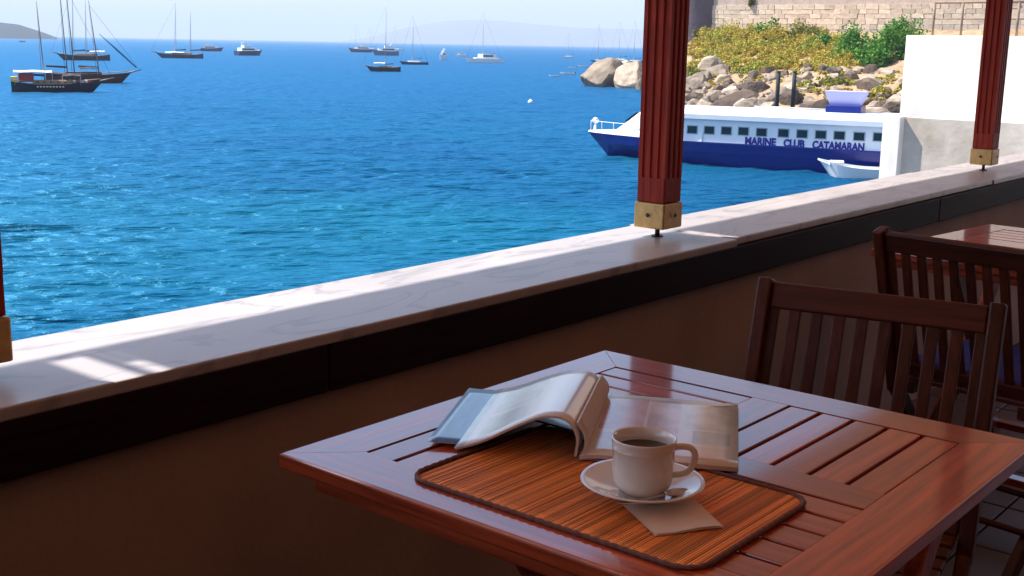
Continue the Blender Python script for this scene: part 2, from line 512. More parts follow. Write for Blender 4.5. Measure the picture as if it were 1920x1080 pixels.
def boulder(P, size, parent, name='boulder', squash=0.8, rr=random):
    o = bpy.data.objects.new(name, rr.choice(b_meshes)); C.objects.link(o)
    o.location = P
    o.scale = (size * rr.uniform(0.8, 1.3), size * rr.uniform(0.8, 1.3), size * squash * rr.uniform(0.8, 1.15))
    o.rotation_euler = (rr.uniform(-0.3, 0.3), rr.uniform(-0.3, 0.3), rr.uniform(0, 6.28))
    if parent is not None: o.parent = parent
    return o
rb = random.Random(11)
for k in range(300):
    x = rb.uniform(1275, 1735)
    pr = shore_profile(x)
    t = rb.random() ** 1.2
    D = pr[1][0] + t * 24
    y = np.interp(D, [p[0] for p in pr], [p[1] for p in pr])
    P = at_dist(x, y, D)
    s = (0.26 + 1.15 * rb.random() ** 2.8) * (1.2 - 0.5 * t)
    boulder((P[0], P[1], P[2] + 0.12 * s), s, shore, rr=rb)
# the pale boulder heap behind the post
for (x, y, D, s) in ((1330, 122, 139, 1.7), (1342, 140, 136, 1.5), (1318, 150, 132, 1.5), (1355, 150, 133, 1.3), (1300, 158, 130, 1.6), (1380, 198, 117, 2.3), (1432, 204, 115, 1.7), (1360, 192, 121, 1.6), (1520, 200, 112, 1.2)):
    P = at_dist(x, y, D)
    o = boulder(P, s, shore, rr=rb); o['label'] = 'large pale boulder of the shore heap'

# two big boulders ending the point, seen left of the middle post
def big_rock(x, y_base, w_px, h_px, seed, label, squash=1.0):
    P = on_z(x, y_base, SEA); k = px_per_m(P)
    me = boulder_mesh(seed, 4); me.materials.append(rock_m)
    o = obj('shore_boulder', me)
    o.location = (P[0], P[1], SEA + h_px / k * 0.30)
    o.scale = (w_px / k * 0.58, w_px / k * 0.62, h_px / k * 0.85)
    o.rotation_euler = (0.1, 0.15, seed * 1.1)
    prop(o, label, 'boulder', 'big boulders at the end of the point')
big_rock(1136, 162, 80, 50, 21, 'big rounded pale boulder at the very tip of the point')
big_rock(1190, 165, 66, 48, 22, 'big pale boulder on the point half hidden by the middle post')
big_rock(1240, 168, 80, 60, 23, 'big pale boulder on the point, farthest right, behind the middle post')
big_rock(1160, 150, 50, 36, 24, 'pale boulder on the point wedged behind the two biggest ones')

# ------------------------------------------------------------------ castle
stone_m = per_object(mat('castle_stone', (0.68, 0.54, 0.41), 0.92, (0.50, 0.39, 0.29), 1.3, bump=0.5, bscale=6, bdist=0.05, spec=0.15), 0.16)
mortar_m = mat('castle_mortar', (0.54, 0.43, 0.36), 0.95, (0.40, 0.31, 0.25), 0.8, bump=0.4, bscale=3, bdist=0.1, spec=0.1)
tower_m = mat('shaded_tower_stone', (0.17, 0.13, 0.15), 0.95, (0.11, 0.085, 0.10), 0.5, bump=0.5, bscale=1.5, bdist=0.15, spec=0.1)  # stone darkened to carry the tower's shaded face
def castle():
    A = at_dist(1318, 80, 176); B = np.array([149.0, 0.0, 0.0])
    A[2] = B[2] = 0
    d = Vector(B - A); L = d.length; d.normalize()
    root = empty('castle_wall', (A[0], A[1], 0), math.atan2(d.y, d.x), 'high weathered stone castle wall above the scrub', 'castle')
    # local: x along the wall, -y toward the camera side
    nrm = Vector((d.y, -d.x, 0))
    s = -1 if nrm.dot(Vector((-A[0], -A[1], 0))) > 0 else 1     # face toward the terrace lies at s*thickness
    MB().box((L / 2, -s * 2.0, 20), (L, 4.0, 52)).build('wall_core', mortar_m, root)
    # courses of blocks, where the photograph shows them
    vis = []
    variants = []
    rr = random.Random(5)
    for k in range(8):
        bm = bmesh.new(); bmesh.ops.create_cube(bm, size=1.0)
        for v in bm.verts:
            v.co += Vector((rr.uniform(-.05, .05), 0 if v.co.y * s < 0 else rr.uniform(-.12, .12), rr.uniform(-.05, .05)))
        me = bpy.data.meshes.new('stone'); bm.to_mesh(me); bm.free(); me.materials.append(stone_m); variants.append(me)
    z = 1.2; n = 0
    while z < 8.4:
        h = rr.uniform(0.55, 0.85)
        x = rr.uniform(0, 1)
        while x < 46:
            w = rr.uniform(0.9, 1.9)
            if n < 300:
                o = bpy.data.objects.new('stone', rr.choice(variants)); C.objects.link(o); o.parent = root
                o.location = (x + w / 2, s * rr.uniform(-0.02, 0.03), z + h / 2)
                o.scale = (w - 0.035, 0.26, h - 0.035)
                n += 1
            x += w
        z += h
    # upper keep behind, out of the frame above
    MB().box((38, -s * 14, 22), (60, 20, 50)).build('keep', mortar_m, root)
    # tower at the corner, its shade put into the dark stone colour
    tw = MB(); tw.lathe([(4.4, -6), (3.6, 26), (3.9, 26.4), (3.9, 28), (0.0, 28)], (-1.6, -s * 2.6, 0), 20)
    tw.build('corner_tower', tower_m, root)
castle()

# ------------------------------------------------------------------ vegetation
def leaf_cloud(n, rad, leaf, seed, clumps=14, flat=0.8):
    g = np.random.default_rng(seed)
    cc = g.normal(size=(clumps, 3)); cc /= np.linalg.norm(cc, axis=1)[:, None]
    cc *= (0.35 + 0.55 * g.random((clumps, 1))); cc[:, 2] = np.abs(cc[:, 2]) * flat
    cr = 0.22 + 0.25 * g.random(clumps)
    idx = g.integers(0, clumps, n)
    off = g.normal(size=(n, 3)); off /= np.linalg.norm(off, axis=1)[:, None]
    off *= cr[idx][:, None] * (g.random((n, 1)) ** 0.45)
    p = (cc[idx] + off) * np.array(rad)
    p[:, 2] = np.maximum(p[:, 2], 0.03 * rad[2])
    a = g.normal(size=(n, 3)); a /= np.linalg.norm(a, axis=1)[:, None]
    b = np.cross(a, g.normal(size=(n, 3))); b /= np.linalg.norm(b, axis=1)[:, None]
    sz = leaf * (0.6 + 0.8 * g.random((n, 1)))
    v = np.stack([p - a * sz, p + b * sz * 0.5, p + a * sz, p - b * sz * 0.5], 1)
    return v
def leaf_mesh(name, v, m):
    n = len(v)
    me = bpy.data.meshes.new(name)
    me.vertices.add(n * 4); me.vertices.foreach_set('co', v.reshape(-1))
    me.loops.add(n * 4); me.loops.foreach_set('vertex_index', np.arange(n * 4))
    me.polygons.add(n); me.polygons.foreach_set('loop_start', np.arange(0, n * 4, 4))
    me.update(); me.materials.append(m)
    return me
def leaf_mat(name, c1, c2, c3):
    m = bpy.data.materials.new(name); m.use_nodes = True
    nt = m.node_tree; N = nt.nodes; L = nt.links; b = N['Principled BSDF']
    b.inputs['Roughness'].default_value = 0.6; b.inputs['Specular IOR Level'].default_value = 0.2
    gi = N.new('ShaderNodeNewGeometry')
    rp = N.new('ShaderNodeValToRGB'); e = rp.color_ramp.elements
    e[0].color = c1 + (1,); e[1].color = c3 + (1,); x = e.new(0.5); x.color = c2 + (1,)
    L.new(gi.outputs['Random Per Island'], rp.inputs[0])
    L.new(rp.outputs[0], b.inputs['Base Color'])
    tr = N.new('ShaderNodeBsdfTranslucent'); L.new(rp.outputs[0], tr.inputs[0])
    ms = N.new('ShaderNodeMixShader'); ms.inputs[0].default_value = 0.3
    L.new(b.outputs[0], ms.inputs[1]); L.new(tr.outputs[0], ms.inputs[2])
    L.new(ms.outputs[0], N['Material Output'].inputs['Surface'])
    return m
def patchy(m):
    nt = m.node_tree; N = nt.nodes; L = nt.links
    rp = [n for n in N if n.type == 'VALTORGB'][0]
    g = N.new('ShaderNodeNewGeometry'); nz = N.new('ShaderNodeTexNoise'); nz.inputs['Scale'].default_value = 0.32; nz.inputs['Detail'].default_value = 2
    L.new(g.outputs['Position'], nz.inputs['Vector'])
    r2 = N.new('ShaderNodeValToRGB'); e = r2.color_ramp.elements
    e[0].position = 0.36; e[0].color = (0.66, 0.92, 0.8, 1); e[1].position = 0.64; e[1].color = (1.0, 0.92, 0.9, 1)
    x = e.new(0.5); x.color = (1, 1, 1, 1)
    L.new(nz.outputs['Fac'], r2.inputs[0])
    mx = N.new('ShaderNodeMix'); mx.data_type = 'RGBA'; mx.blend_type = 'MULTIPLY'; mx.inputs['Factor'].default_value = 1.0
    outs = [l.to_socket for l in rp.outputs[0].links]
    L.new(rp.outputs[0], mx.inputs['A']); L.new(r2.outputs[0], mx.inputs['B'])
    for t in outs: L.new(mx.outputs['Result'], t)
    return m
leaf_green = leaf_mat('green_leaves', (0.025, 0.10, 0.014), (0.07, 0.22, 0.024), (0.18, 0.36, 0.04))
leaf_olive = leaf_mat('olive_leaves', (0.10, 0.12, 0.02), (0.19, 0.20, 0.035), (0.30, 0.28, 0.06))
leaf_dry = patchy(leaf_mat('dry_scrub', (0.24, 0.185, 0.018), (0.42, 0.34, 0.045), (0.60, 0.50, 0.11)))
bark = mat('bark', (0.12, 0.08, 0.05), 0.9, (0.2, 0.14, 0.09), 3)

def ground_at(x, y):
    """point of the shore slope that shows at image x, y (coarse)"""
    pr = shore_profile(x)
    D = np.interp(-y, [-p[1] for p in pr], [p[0] for p in pr])
    return at_dist(x, y, D)

# dry scrub: one mass nobody could count
clouds = []
rs = random.Random(3)
for k in range(340):
    x = rs.uniform(1296, 1600)
    lo = np.interp(x, [1290, 1350, 1420, 1500, 1570], [152, 140, 136, 134, 130])
    hi = np.interp(x, [1290, 1310, 1350, 1420, 1500, 1570], [100, 68, 56, 64, 72, 76])
    y = rs.uniform(hi, lo)
    P = ground_at(x, y)
    k_ = px_per_m(P)
    r_ = rs.uniform(10, 22) / k_
    v = leaf_cloud(330, (r_, r_, r_ * rs.uniform(0.8, 1.5)), 0.16, 100 + k, 9)
    clouds.append(v + P - np.array([0, 0, 0.1]))
for k in range(120):
    x = rs.uniform(1292, 1690); y = rs.uniform(136, 196)
    if y > np.interp(x, [1290, 1400, 1690], [170, 180, 196]): continue
    P = ground_at(x, y); r_ = rs.uniform(3.5, 8) / px_per_m(P)
    clouds.append(leaf_cloud(70, (r_ * 1.3, r_ * 1.3, r_), 0.13, 900 + k, 5) + P + np.array([0, 0, 0.15]))
for k in range(46):
    x = rs.uniform(1318, 1470); y = rs.uniform(62, 84)
    P = ground_at(x, max(y, 72)); r_ = rs.uniform(14, 24) / px_per_m(P)
    clouds.append(leaf_cloud(420, (r_, r_, r_ * rs.uniform(1.2, 1.8)), 0.16, 1500 + k, 9) + P)
o = obj('dry_scrub', leaf_mesh('dry_scrub', np.concatenate(clouds), leaf_dry))
prop(o, 'yellow dry scrub covering the slope under the castle wall', None, None, 'stuff')

def shrub(x, y, w_px, h_px, m, seed, name, label, cat='shrub', group='green shrubs under the castle wall', n=1500, leaf=0.2):
    P = ground_at(x, y); k = px_per_m(P)
    root = empty(name, (P[0], P[1], P[2] - 0.15), 0, label, cat, group)
    w, h = w_px / k / 2, h_px / k
    v = leaf_cloud(n, (w, w, h * 0.95), leaf, seed, 16, 0.85)
    obj('foliage', leaf_mesh('foliage', v, m), None, root)
    b = MB(); rr = random.Random(seed)
    for q in range(4):
        a = rr.uniform(0, 6.28)
        b.tube([(0, 0, -0.3), (math.cos(a) * w * 0.2, math.sin(a) * w * 0.2, h * 0.35), (math.cos(a) * w * 0.45, math.sin(a) * w * 0.45, h * 0.7)], [0.09, 0.06, 0.03], 6)
    b.build('stem', bark, root)
shrub(1448, 70, 66, 40, leaf_green, 1, 'green_shrub', 'dark green shrub highest on the slope, leftmost of the green ones')
shrub(1515, 74, 90, 44, leaf_olive, 2, 'olive_shrub', 'olive green shrub against the castle wall, between two greener shrubs')
shrub(1545, 88, 60, 34, leaf_green, 3, 'green_shrub', 'mid green low shrub just left of the tall bright green bush')
shrub(1602, 108, 112, 66, leaf_green, 4, 'green_bush', 'broad bright green bush beside the tallest green bush', n=3600, leaf=0.17)
shrub(1682, 108, 138, 98, leaf_green, 5, 'green_bush', 'tallest bright green bush, next to the white terrace wall', n=6500, leaf=0.17)
shrub(1640, 120, 80, 40, leaf_green, 6, 'green_bush', 'low bright green bush in front of the two big ones', n=1800)
shrub(1575, 158, 74, 24, leaf_olive, 7, 'yellow_green_plant', 'low yellow green plant above the ferry roof', n=900)
shrub(1650, 182, 46, 30, leaf_dry, 8, 'dry_bush', 'small ochre dry bush just left of the white wall', n=700)
shrub(1690, 176, 26, 30, leaf_dry, 9, 'dry_bush', 'tiny dry bush touching the edge of the white wall', n=400)
shrub(1306, 78, 26, 30, leaf_olive, 10, 'olive_shrub', 'small olive shrub at the foot of the shaded tower', n=500)
shrub(1300, 150, 30, 40, leaf_dry, 12, 'dry_bush', 'dry bush right beside the middle post', n=500)
def hanging_plant(x, y0, y1, w, seed, label):
    D = 172.0
    P0 = at_dist(x, y0, D); P1 = at_dist(x, y1, D)
    root = empty('wall_creeper', tuple(P1), 0, label, 'plant', 'creepers on the castle wall')
    h = P0[2] - P1[2]
    b = MB(); b.tube([(0, 0, -0.5), (0.1, 0.05, h * 0.5), (0, 0, h)], [0.09, 0.07, 0.05], 6); b.build('stem', bark, root)
    v = leaf_cloud(500, (w, w, h * 0.5), 0.16, seed, 8) + np.array([0, 0, h * 0.6])
    obj('foliage', leaf_mesh('foliage', v, leaf_olive), None, root)
hanging_plant(1408, -12, 46, 0.5, 31, 'thin dark creeper growing up the pale castle wall')

# two dark mooring piles standing in the shore rocks
for (x, lab) in ((1455, 'dark wooden mooring pile behind the ferry, left of the pair'), (1485, 'dark wooden mooring pile behind the ferry, right of the pair')):
    P = at_dist(x, 216, 104)
    k = px_per_m(P)
    root = empty('mooring_pile', (P[0], P[1], SEA), 0, lab, 'pile', 'pair of mooring piles behind the ferry')
    top = P[2] + 80 / k
    b = MB(); b.tube([(0, 0, -1), (0.02, 0, (top - SEA) * 0.6), (0, 0, top - SEA)], [0.2, 0.18, 0.17], 10); b.build('shaft', mat('tarred_pile', (0.02, 0.02, 0.018), 0.8), root)
    b = MB(); b.tube([(0, 0, top - SEA), (0, 0, top - SEA + 0.08)], [0.2, 0.16], 10); b.build('cap', iron, root)

# ------------------------------------------------------------------ neighbouring white terrace wall
white_m = mat('white_render', (0.82, 0.76, 0.70), 0.9, (0.60, 0.52, 0.45), 1.6, stretch=(1, 1, 0.22), detail=9, bump=0.3, bscale=9, bdist=0.02, spec=0.2, contrast=(0.42, 0.85))
grey_m = mat('stained_concrete', (0.66, 0.58, 0.50), 0.9, (0.36, 0.29, 0.23), 0.8, detail=8, bump=0.35, bscale=5, bdist=0.03, spec=0.2, contrast=(0.38, 0.72))
def neighbour():
    X1, X2 = 25.0, 26.6
    a = on_x(1656, 222, X1); b = on_x(1690, 219, X1)
    top_low = b[2]
    root = empty('neighbouring_wall', (X1, 0, 0), 0, 'white rendered terrace wall on stained concrete base beside the ferry', 'wall')
    y1, y0 = a[1], b[1]
    MB().bbox((0.35, (y1 + y0) / 2, (top_low + SEA - 1) / 2), (0.7, y1 - y0, top_low - SEA + 1), 0.02).build('corner_pier', white_m, root)
    MB().box((0.55, (y0 - 18) / 2, (top_low - 0.02 + SEA - 1) / 2), (0.7, y0 + 18, top_low - 0.02 - SEA + 1)).build('base_wall', grey_m, root)
    c = on_x(1699, 66, X2); d = on_x(1920, 70, X2)
    MB().bbox((X2 - X1 + 0.2, (c[1] - 18) / 2, (c[2] + SEA) / 2), (0.4, c[1] + 18, c[2] - SEA), 0.02).build('upper_wall', white_m, root)
    MB().box((1.25, (y0 - 18) / 2, top_low - 0.045), (0.66, y0 + 18 - 0.01, 0.05)).build('ledge', white_m, root)
    # pipe railing on top
    rail = empty('railing', (X2 + 0.2, 0, c[2]), 0, 'thin rusty pipe railing on top of the white terrace wall', 'railing')
    h = on_x(1745, 4, X2)[2] - c[2]
    ys = [on_x(q, 66, X2)[1] for q in (1742, 1795, 1850, 1900, 1960)]
    for y in ys:
        b = MB(); b.tube([(0, y, -0.02), (0, y, h)], 0.028, 8); b.build('upright', rust, rail)
    b = MB(); b.tube([(0, ys[0] + 0.02, h), (0, ys[-1], h)], 0.028, 8); b.build('top_rail', rust, rail)
    b = MB(); b.tube([(0, ys[0] + 0.02, h * 0.5), (0, ys[-1], h * 0.5)], 0.012, 8); b.build('middle_rail', rust, rail)
rust = mat('rusty_pipe', (0.20, 0.13, 0.09), 0.8, (0.30, 0.2, 0.14), 6)
neighbour()

# ================================================================== BOATS
def hull_mesh(L, B, free, bow_rise, stern_rise=0.0, draft=0.35, transom=0.75, n=22, rake=0.12, fullness=0.55, flare=1.12):
    """bow at +x, centre at 0, water line z = 0; rows: keel, chine, water line, rail + deck"""
    st = []
    for i in range(n):
        t = i / (n - 1)
        x = -L / 2 + L * t
        w = 1.0 - max(0, (t - fullness) / (1 - fullness)) ** 2.1
        if t < 0.35: w *= transom + (1 - transom) * math.sin(t / 0.35 * math.pi / 2)
        w = max(w, 0.02)
        z = free + bow_rise * max(0, (t - 0.35) / 0.65) ** 2 + stern_rise * max(0, (0.3 - t) / 0.3) ** 2
        hb = B / 2 * w
        xb = x - rake * L * max(0, (t - 0.6) / 0.4) ** 2
        st.append([(xb, 0, -draft), (xb, hb * 0.62, -draft * 0.6), (xb + (x - xb) * 0.25, hb * 0.86, 0.02), (x, hb * flare, z), (x, hb * (flare - 0.07), z), (x, hb * (flare - 0.07), z - 0.10)])
    vs = []; fs = []
    m = 6
    for sgn in (1, -1):
        base = len(vs)
        for s in st:
            vs += [(p[0], p[1] * sgn, p[2]) for p in s]
        for i in range(n - 1):
            for j in range(m - 1):
                q = (base + i * m + j, base + (i + 1) * m + j, base + (i + 1) * m + j + 1, base + i * m + j + 1)
                fs.append(q if sgn > 0 else q[::-1])
    b0, b1 = 0, n * m
    for j in range(m - 1):
        fs.append((b0 + j, b0 + j + 1, b1 + j + 1, b1 + j))
    b = MB(); b.add(vs, fs, False)
    deck = MB()
    dv = []; df = []
    for s in st:
        p = s[5]
        dv += [(p[0], p[1] + 0.002, p[2]), (p[0], -p[1] - 0.002, p[2])]
    for i in range(n - 1):
        df.append((2 * i, 2 * i + 1, 2 * i + 3, 2 * i + 2))
    deck.add(dv, df)
    def sheer(x):
        t = (x + L / 2) / L
        return free + bow_rise * max(0, (t - 0.35) / 0.65) ** 2 + stern_rise * max(0, (0.3 - t) / 0.3) ** 2
    return b, deck, sheer

paint = {}
def pm(name, c, rough=0.4, **k):
    if name not in paint: paint[name] = mat(name, c, rough, **k)
    return paint[name]
HW = pm('white_gelcoat', (0.80, 0.80, 0.79), 0.3)
HB = pm('black_hull', (0.012, 0.012, 0.02), 0.4)
HN = pm('navy_hull', (0.012, 0.03, 0.10), 0.35)
HT = pm('teal_cover', (0.03, 0.14, 0.25), 0.7)
HR = pm('varnished_hull', (0.09, 0.022, 0.012), 0.35)
DK = pm('teak_deck', (0.34, 0.22, 0.12), 0.7)
CV = pm('cream_canvas', (0.75, 0.62, 0.55), 0.9)
CP = pm('pink_white_canvas', (0.78, 0.66, 0.66), 0.9)
CR = pm('red_canvas', (0.35, 0.04, 0.03), 0.85)
CY = pm('yellow_canvas', (0.72, 0.60, 0.14), 0.85)
CB = pm('dark_canvas', (0.02, 0.025, 0.05), 0.85)
GL = pm('dark_glass', (0.01, 0.02, 0.03), 0.08)
MW = pm('mast_wood', (0.22, 0.16, 0.13), 0.5)
MA = pm('mast_alloy', (0.42, 0.42, 0.44), 0.4)

def boat_root(name, x, y, label, group, cat, left=True, turn=0.0, L_px=None):
    """a boat lying side-on at the image point x, y of its water line middle; returns root and metres per px"""
    P = on_z(x, y, SEA)
    k = px_per_m(P)
    view = math.atan2(P[1], P[0])
    rz = view + math.pi / 2 if left else view - math.pi / 2
    root = empty(name, (P[0], P[1], SEA), rz + turn, label, cat, group)
    return root, 1.0 / k

def mast(root, x, z0, z1, r, m, y=0.0, rake=0.0):
    b = MB(); b.tube([(x, y, z0), (x - rake * 0.5, y, (z0 + z1) / 2), (x - rake, y, z1)], [r, r * 0.85, r * 0.5], 8)
    return b.build('mast', m, root)
def stay(root, a, b_, r, m, name='stay'):
    b = MB(); b.tube([a, b_], r, 5); return b.build(name, m, root)

def gulet(x, y, len_px, label, left, hullm, masts, canopy, group='gulets lying at anchor', spritz=True, furled=None, free_k=0.085, turn=0.0, detail=True):
    root, s = boat_root('gulet', x, y, label, group, 'gulet', left, turn)
    L = len_px * s; B = L * 0.24; fr = L * free_k
    h, d, sheer = hull_mesh(L, B, fr, L * 0.045, L * 0.035, 0.5, 0.72, rake=0.16)
    h.build('hull', hullm, root); d.build('deck', DK, root)
    b = MB()
    for sg in (1, -1):
        b.tube([(-L / 2 + L * t, sg * B / 2 * 0.93 * (1 - max(0, (t - .55) / .45) ** 2.1) * (1 if t > .35 else .72 + .28 * math.sin(t / .35 * math.pi / 2)), sheer(-L / 2 + L * t) + L * 0.025) for t in np.linspace(0.02, 0.97, 14)], L * 0.004, 5)
    b.build('guard_rail', DK, root)
    b = MB(); b.bbox((-L * 0.06, 0, fr + L * 0.02), (L * 0.42, B * 0.55, L * 0.055), L * 0.008); cab = b.build('cabin', hullm if hullm is HR else DK, root)
    if detail:
        for q in range(5):
            for sg in (1, -1):
                b = MB(); b.box((-L * 0.22 + q * L * 0.075, sg * B * 0.277, fr + L * 0.025), (L * 0.035, 0.04, L * 0.02)); b.build('porthole', GL, cab)
    b = MB(); b.tube([(L * 0.46, 0, sheer(L * 0.46)), (L * 0.62, 0, sheer(L * 0.5) + L * 0.035)], [L * 0.011, L * 0.006], 8); b.build('bowsprit', MW, root)
    for (xf, top_px, mm, rk) in masts:
        mast(root, xf * L, fr, top_px * s, L * 0.0075, mm, rake=rk)
        b = MB(); b.tube([(xf * L - 0.1, 0, fr + L * 0.10), (xf * L - L * 0.24, 0, fr + L * 0.115)], [L * 0.012, L * 0.014], 8); b.build('furled_sail', CB, root)
        b = MB(); b.tube([(xf * L - rk * .6, -L * 0.03, top_px * s * 0.66), (xf * L - rk * .6, L * 0.03, top_px * s * 0.66)], L * 0.003, 5); b.build('spreader', mm, root)
        for sg in (1, -1):
            stay(root, (xf * L - rk, 0, top_px * s * 0.97), (xf * L - L * 0.03, sg * B * 0.45, fr), L * 0.0012, iron, 'shroud')
    xf, tp, _, rk = masts[-1]
    stay(root, (xf * L - rk, 0, tp * s * 0.95), (L * 0.6, 0, sheer(L * 0.5) + L * 0.03), L * 0.0015, iron)
    if furled:
        a = Vector((xf * L, 0, tp * s * furled)); e = Vector((L * 0.58, 0, sheer(L * 0.5) + L * 0.04))
        b = MB(); b.tube([a.lerp(e, 0.05), a.lerp(e, 0.5), a.lerp(e, 0.96)], [L * 0.004, L * 0.012, L * 0.008], 8); b.build('furled_jib', HT, root)
    for (x0, x1, zb, m, nm) in canopy:
        b = MB()
        zz = fr + L * zb
        vs = []; fs = []
        for i in range(7):
            t = i / 6
            xx = L * (x0 + (x1 - x0) * t)
            for j in range(7):
                u = -1 + j / 3
                vs.append((xx, u * B * 0.47, zz + L * 0.018 * (1 - u * u) - L * 0.004 * math.sin(t * 9)))
        for i in range(6):
            for j in range(6):
                fs.append((i * 7 + j, (i + 1) * 7 + j, (i + 1) * 7 + j + 1, i * 7 + j + 1))
        n0 = len(vs)
        vs += [(p[0], p[1], p[2] - 0.05) for p in vs]
        fs += [tuple(k + n0 for k in f[::-1]) for f in fs]
        b.add(vs, fs); aw = b.build(nm, m, root)
        for xx in (x0, x1):
            for sg in (1, -1):
                b = MB(); b.tube([(L * xx * 0.98, sg * B * 0.44, fr - 0.1), (L * xx * 0.98, sg * B * 0.44, zz)], L * 0.002, 5); b.build('awning_pole', MA, aw)
    return root, s, L, B, fr

# the black gulet in front: stern to the left
root, s, L, B, fr = gulet(110, 172, 162, 'black hulled gulet nearest on the left, with pinkish white stern awning', False, HB,
    [(-0.14, 165, MW, 0.4), (0.19, 200, MW, 0.5)], [(-0.47, -0.06, 0.14, CP, 'awning'), (0.05, 0.25, 0.10, CB, 'awning')])
b = MB(); b.bbox((-L * 0.34, 0, fr + L * 0.075), (L * 0.16, B * 0.7, L * 0.10), 0.1); b.build('wheelhouse', CR, root)
b = MB(); b.box((-L * 0.47, 0, fr + L * 0.05), (L * 0.07, B * 0.6, L * 0.07)); b.build('stern_dodger', CY, root)
for q in range(6):
    b = MB(); b.bbox((L * (0.13 + q * 0.045), (-1) ** q * B * 0.12, fr + L * 0.035), (L * 0.035, B * 0.3, L * 0.03), 0.05); b.build('deck_cushion', (CV, HW, CR)[q % 3], root)
b = MB()
for q in range(9):
    b.box((-L * 0.22 + q * L * 0.034, -B * 0.5 * 1.105 , fr * 0.72), (L * 0.02, 0.05, fr * 0.16))
o = b.build('name_lettering', CV, root); o['kind'] = 'stuff'
gulet(168, 155, 152, 'dark red gulet half hidden behind the black gulet, long bowsprit pointing right', False, HR,
    [(-0.25, 175, MW, 0.4), (0.12, 150, MW, 0.9)], [(-0.1, 0.1, 0.09, CB, 'awning')], furled=0.62)
gulet(157, 113, 94, 'dark two masted gulet farther out behind the black one', True, HB,
    [(-0.05, 120, MA, 0.5), (0.2, 135, MA, 0.8)], [(-0.4, -0.12, 0.09, CV, 'awning')], detail=False)
gulet(337, 109, 86, 'slim two masted dark gulet alone left of the motor yachts', True, HN,
    [(-0.22, 92, MA, 0.6), (0.1, 106, MA, 0.8)], [(-0.1, 0.3, 0.05, HW, 'awning')], detail=False, free_k=0.07)
gulet(719, 134, 64, 'single masted dark gulet with beige awning, nearest in the middle of the bay', True, HB,
    [(-0.05, 126, MA, 0.3)], [(-0.05, 0.28, 0.13, CV, 'awning')], detail=True, free_k=0.11)

def yacht(x, y, len_px, h_px, label, left=True, hullm=HW, stripe=None, turn=0.0, group='motor yachts in the bay', bridge=True):
    root, s = boat_root('motor_yacht', x, y, label, group, 'motor yacht', left, turn)
    L = len_px * s; B = L * 0.28; Ht = h_px * s
    fr = Ht * 0.36
    h, d, sheer = hull_mesh(L, B, fr, Ht * 0.14, 0, 0.4, 0.85, rake=0.14)
    h.build('hull', hullm, root); d.build('deck', HW, root)
    b = MB(); b.prism([(-L * .38, -B * .36), (L * .12, -B * .36), (L * .26, -B * .2), (L * .26, B * .2), (L * .12, B * .36), (-L * .38, B * .36)], fr - 0.1, fr + Ht * 0.26)
    cab = b.build('cabin', HW, root)
    b = MB(); b.prism([(-L * .33, -B * .37), (L * .10, -B * .37), (L * .235, -B * .215), (L * .235, B * .215), (L * .10, B * .37), (-L * .33, B * .37)], fr + Ht * 0.08, fr + Ht * 0.19)
    b.build('window_band', GL, cab)
    if bridge:
        b = MB(); b.bbox((-L * .12, 0, fr + Ht * 0.36), (L * .28, B * .55, Ht * 0.18), 0.05); b.build('flybridge', HW, root)
        b = MB()
        for sg in (1, -1):
            b.bar((-L * .2, sg * B * .24, fr + Ht * .4), (-L * .26, sg * B * .24, Ht), 0.12, 0.3)
        b.bar((-L * .26, -B * .26, Ht), (-L * .26, B * .26, Ht), 0.3, 0.12)
        b.build('radar_arch', HW, root)
    return root
yacht(398, 96, 42, 15, 'dark hulled motor yacht just right of the slim two masted gulet', False, HN)
yacht(468, 104, 62, 23, 'motor yacht with raised white bridge, alone left of the middle', False, HN, turn=0.7)
yacht(830, 112, 24, 21, 'stubby white motor boat seen end on, between the sailing yachts', True, HW, turn=1.1)
yacht(864, 106, 22, 10, 'tiny white motor boat between two sailing yachts', True, HW, bridge=False)
yacht(722, 104, 50, 22, 'white motor yacht with dark covers behind the beige awning gulet', True, HT, turn=0.2)
yacht(676, 98, 44, 16, 'white topped dark yacht, leftmost of the group in mid bay', True, HN)
yacht(42, 79, 12, 5, 'tiny far boat under the headland', False, HN, bridge=False)

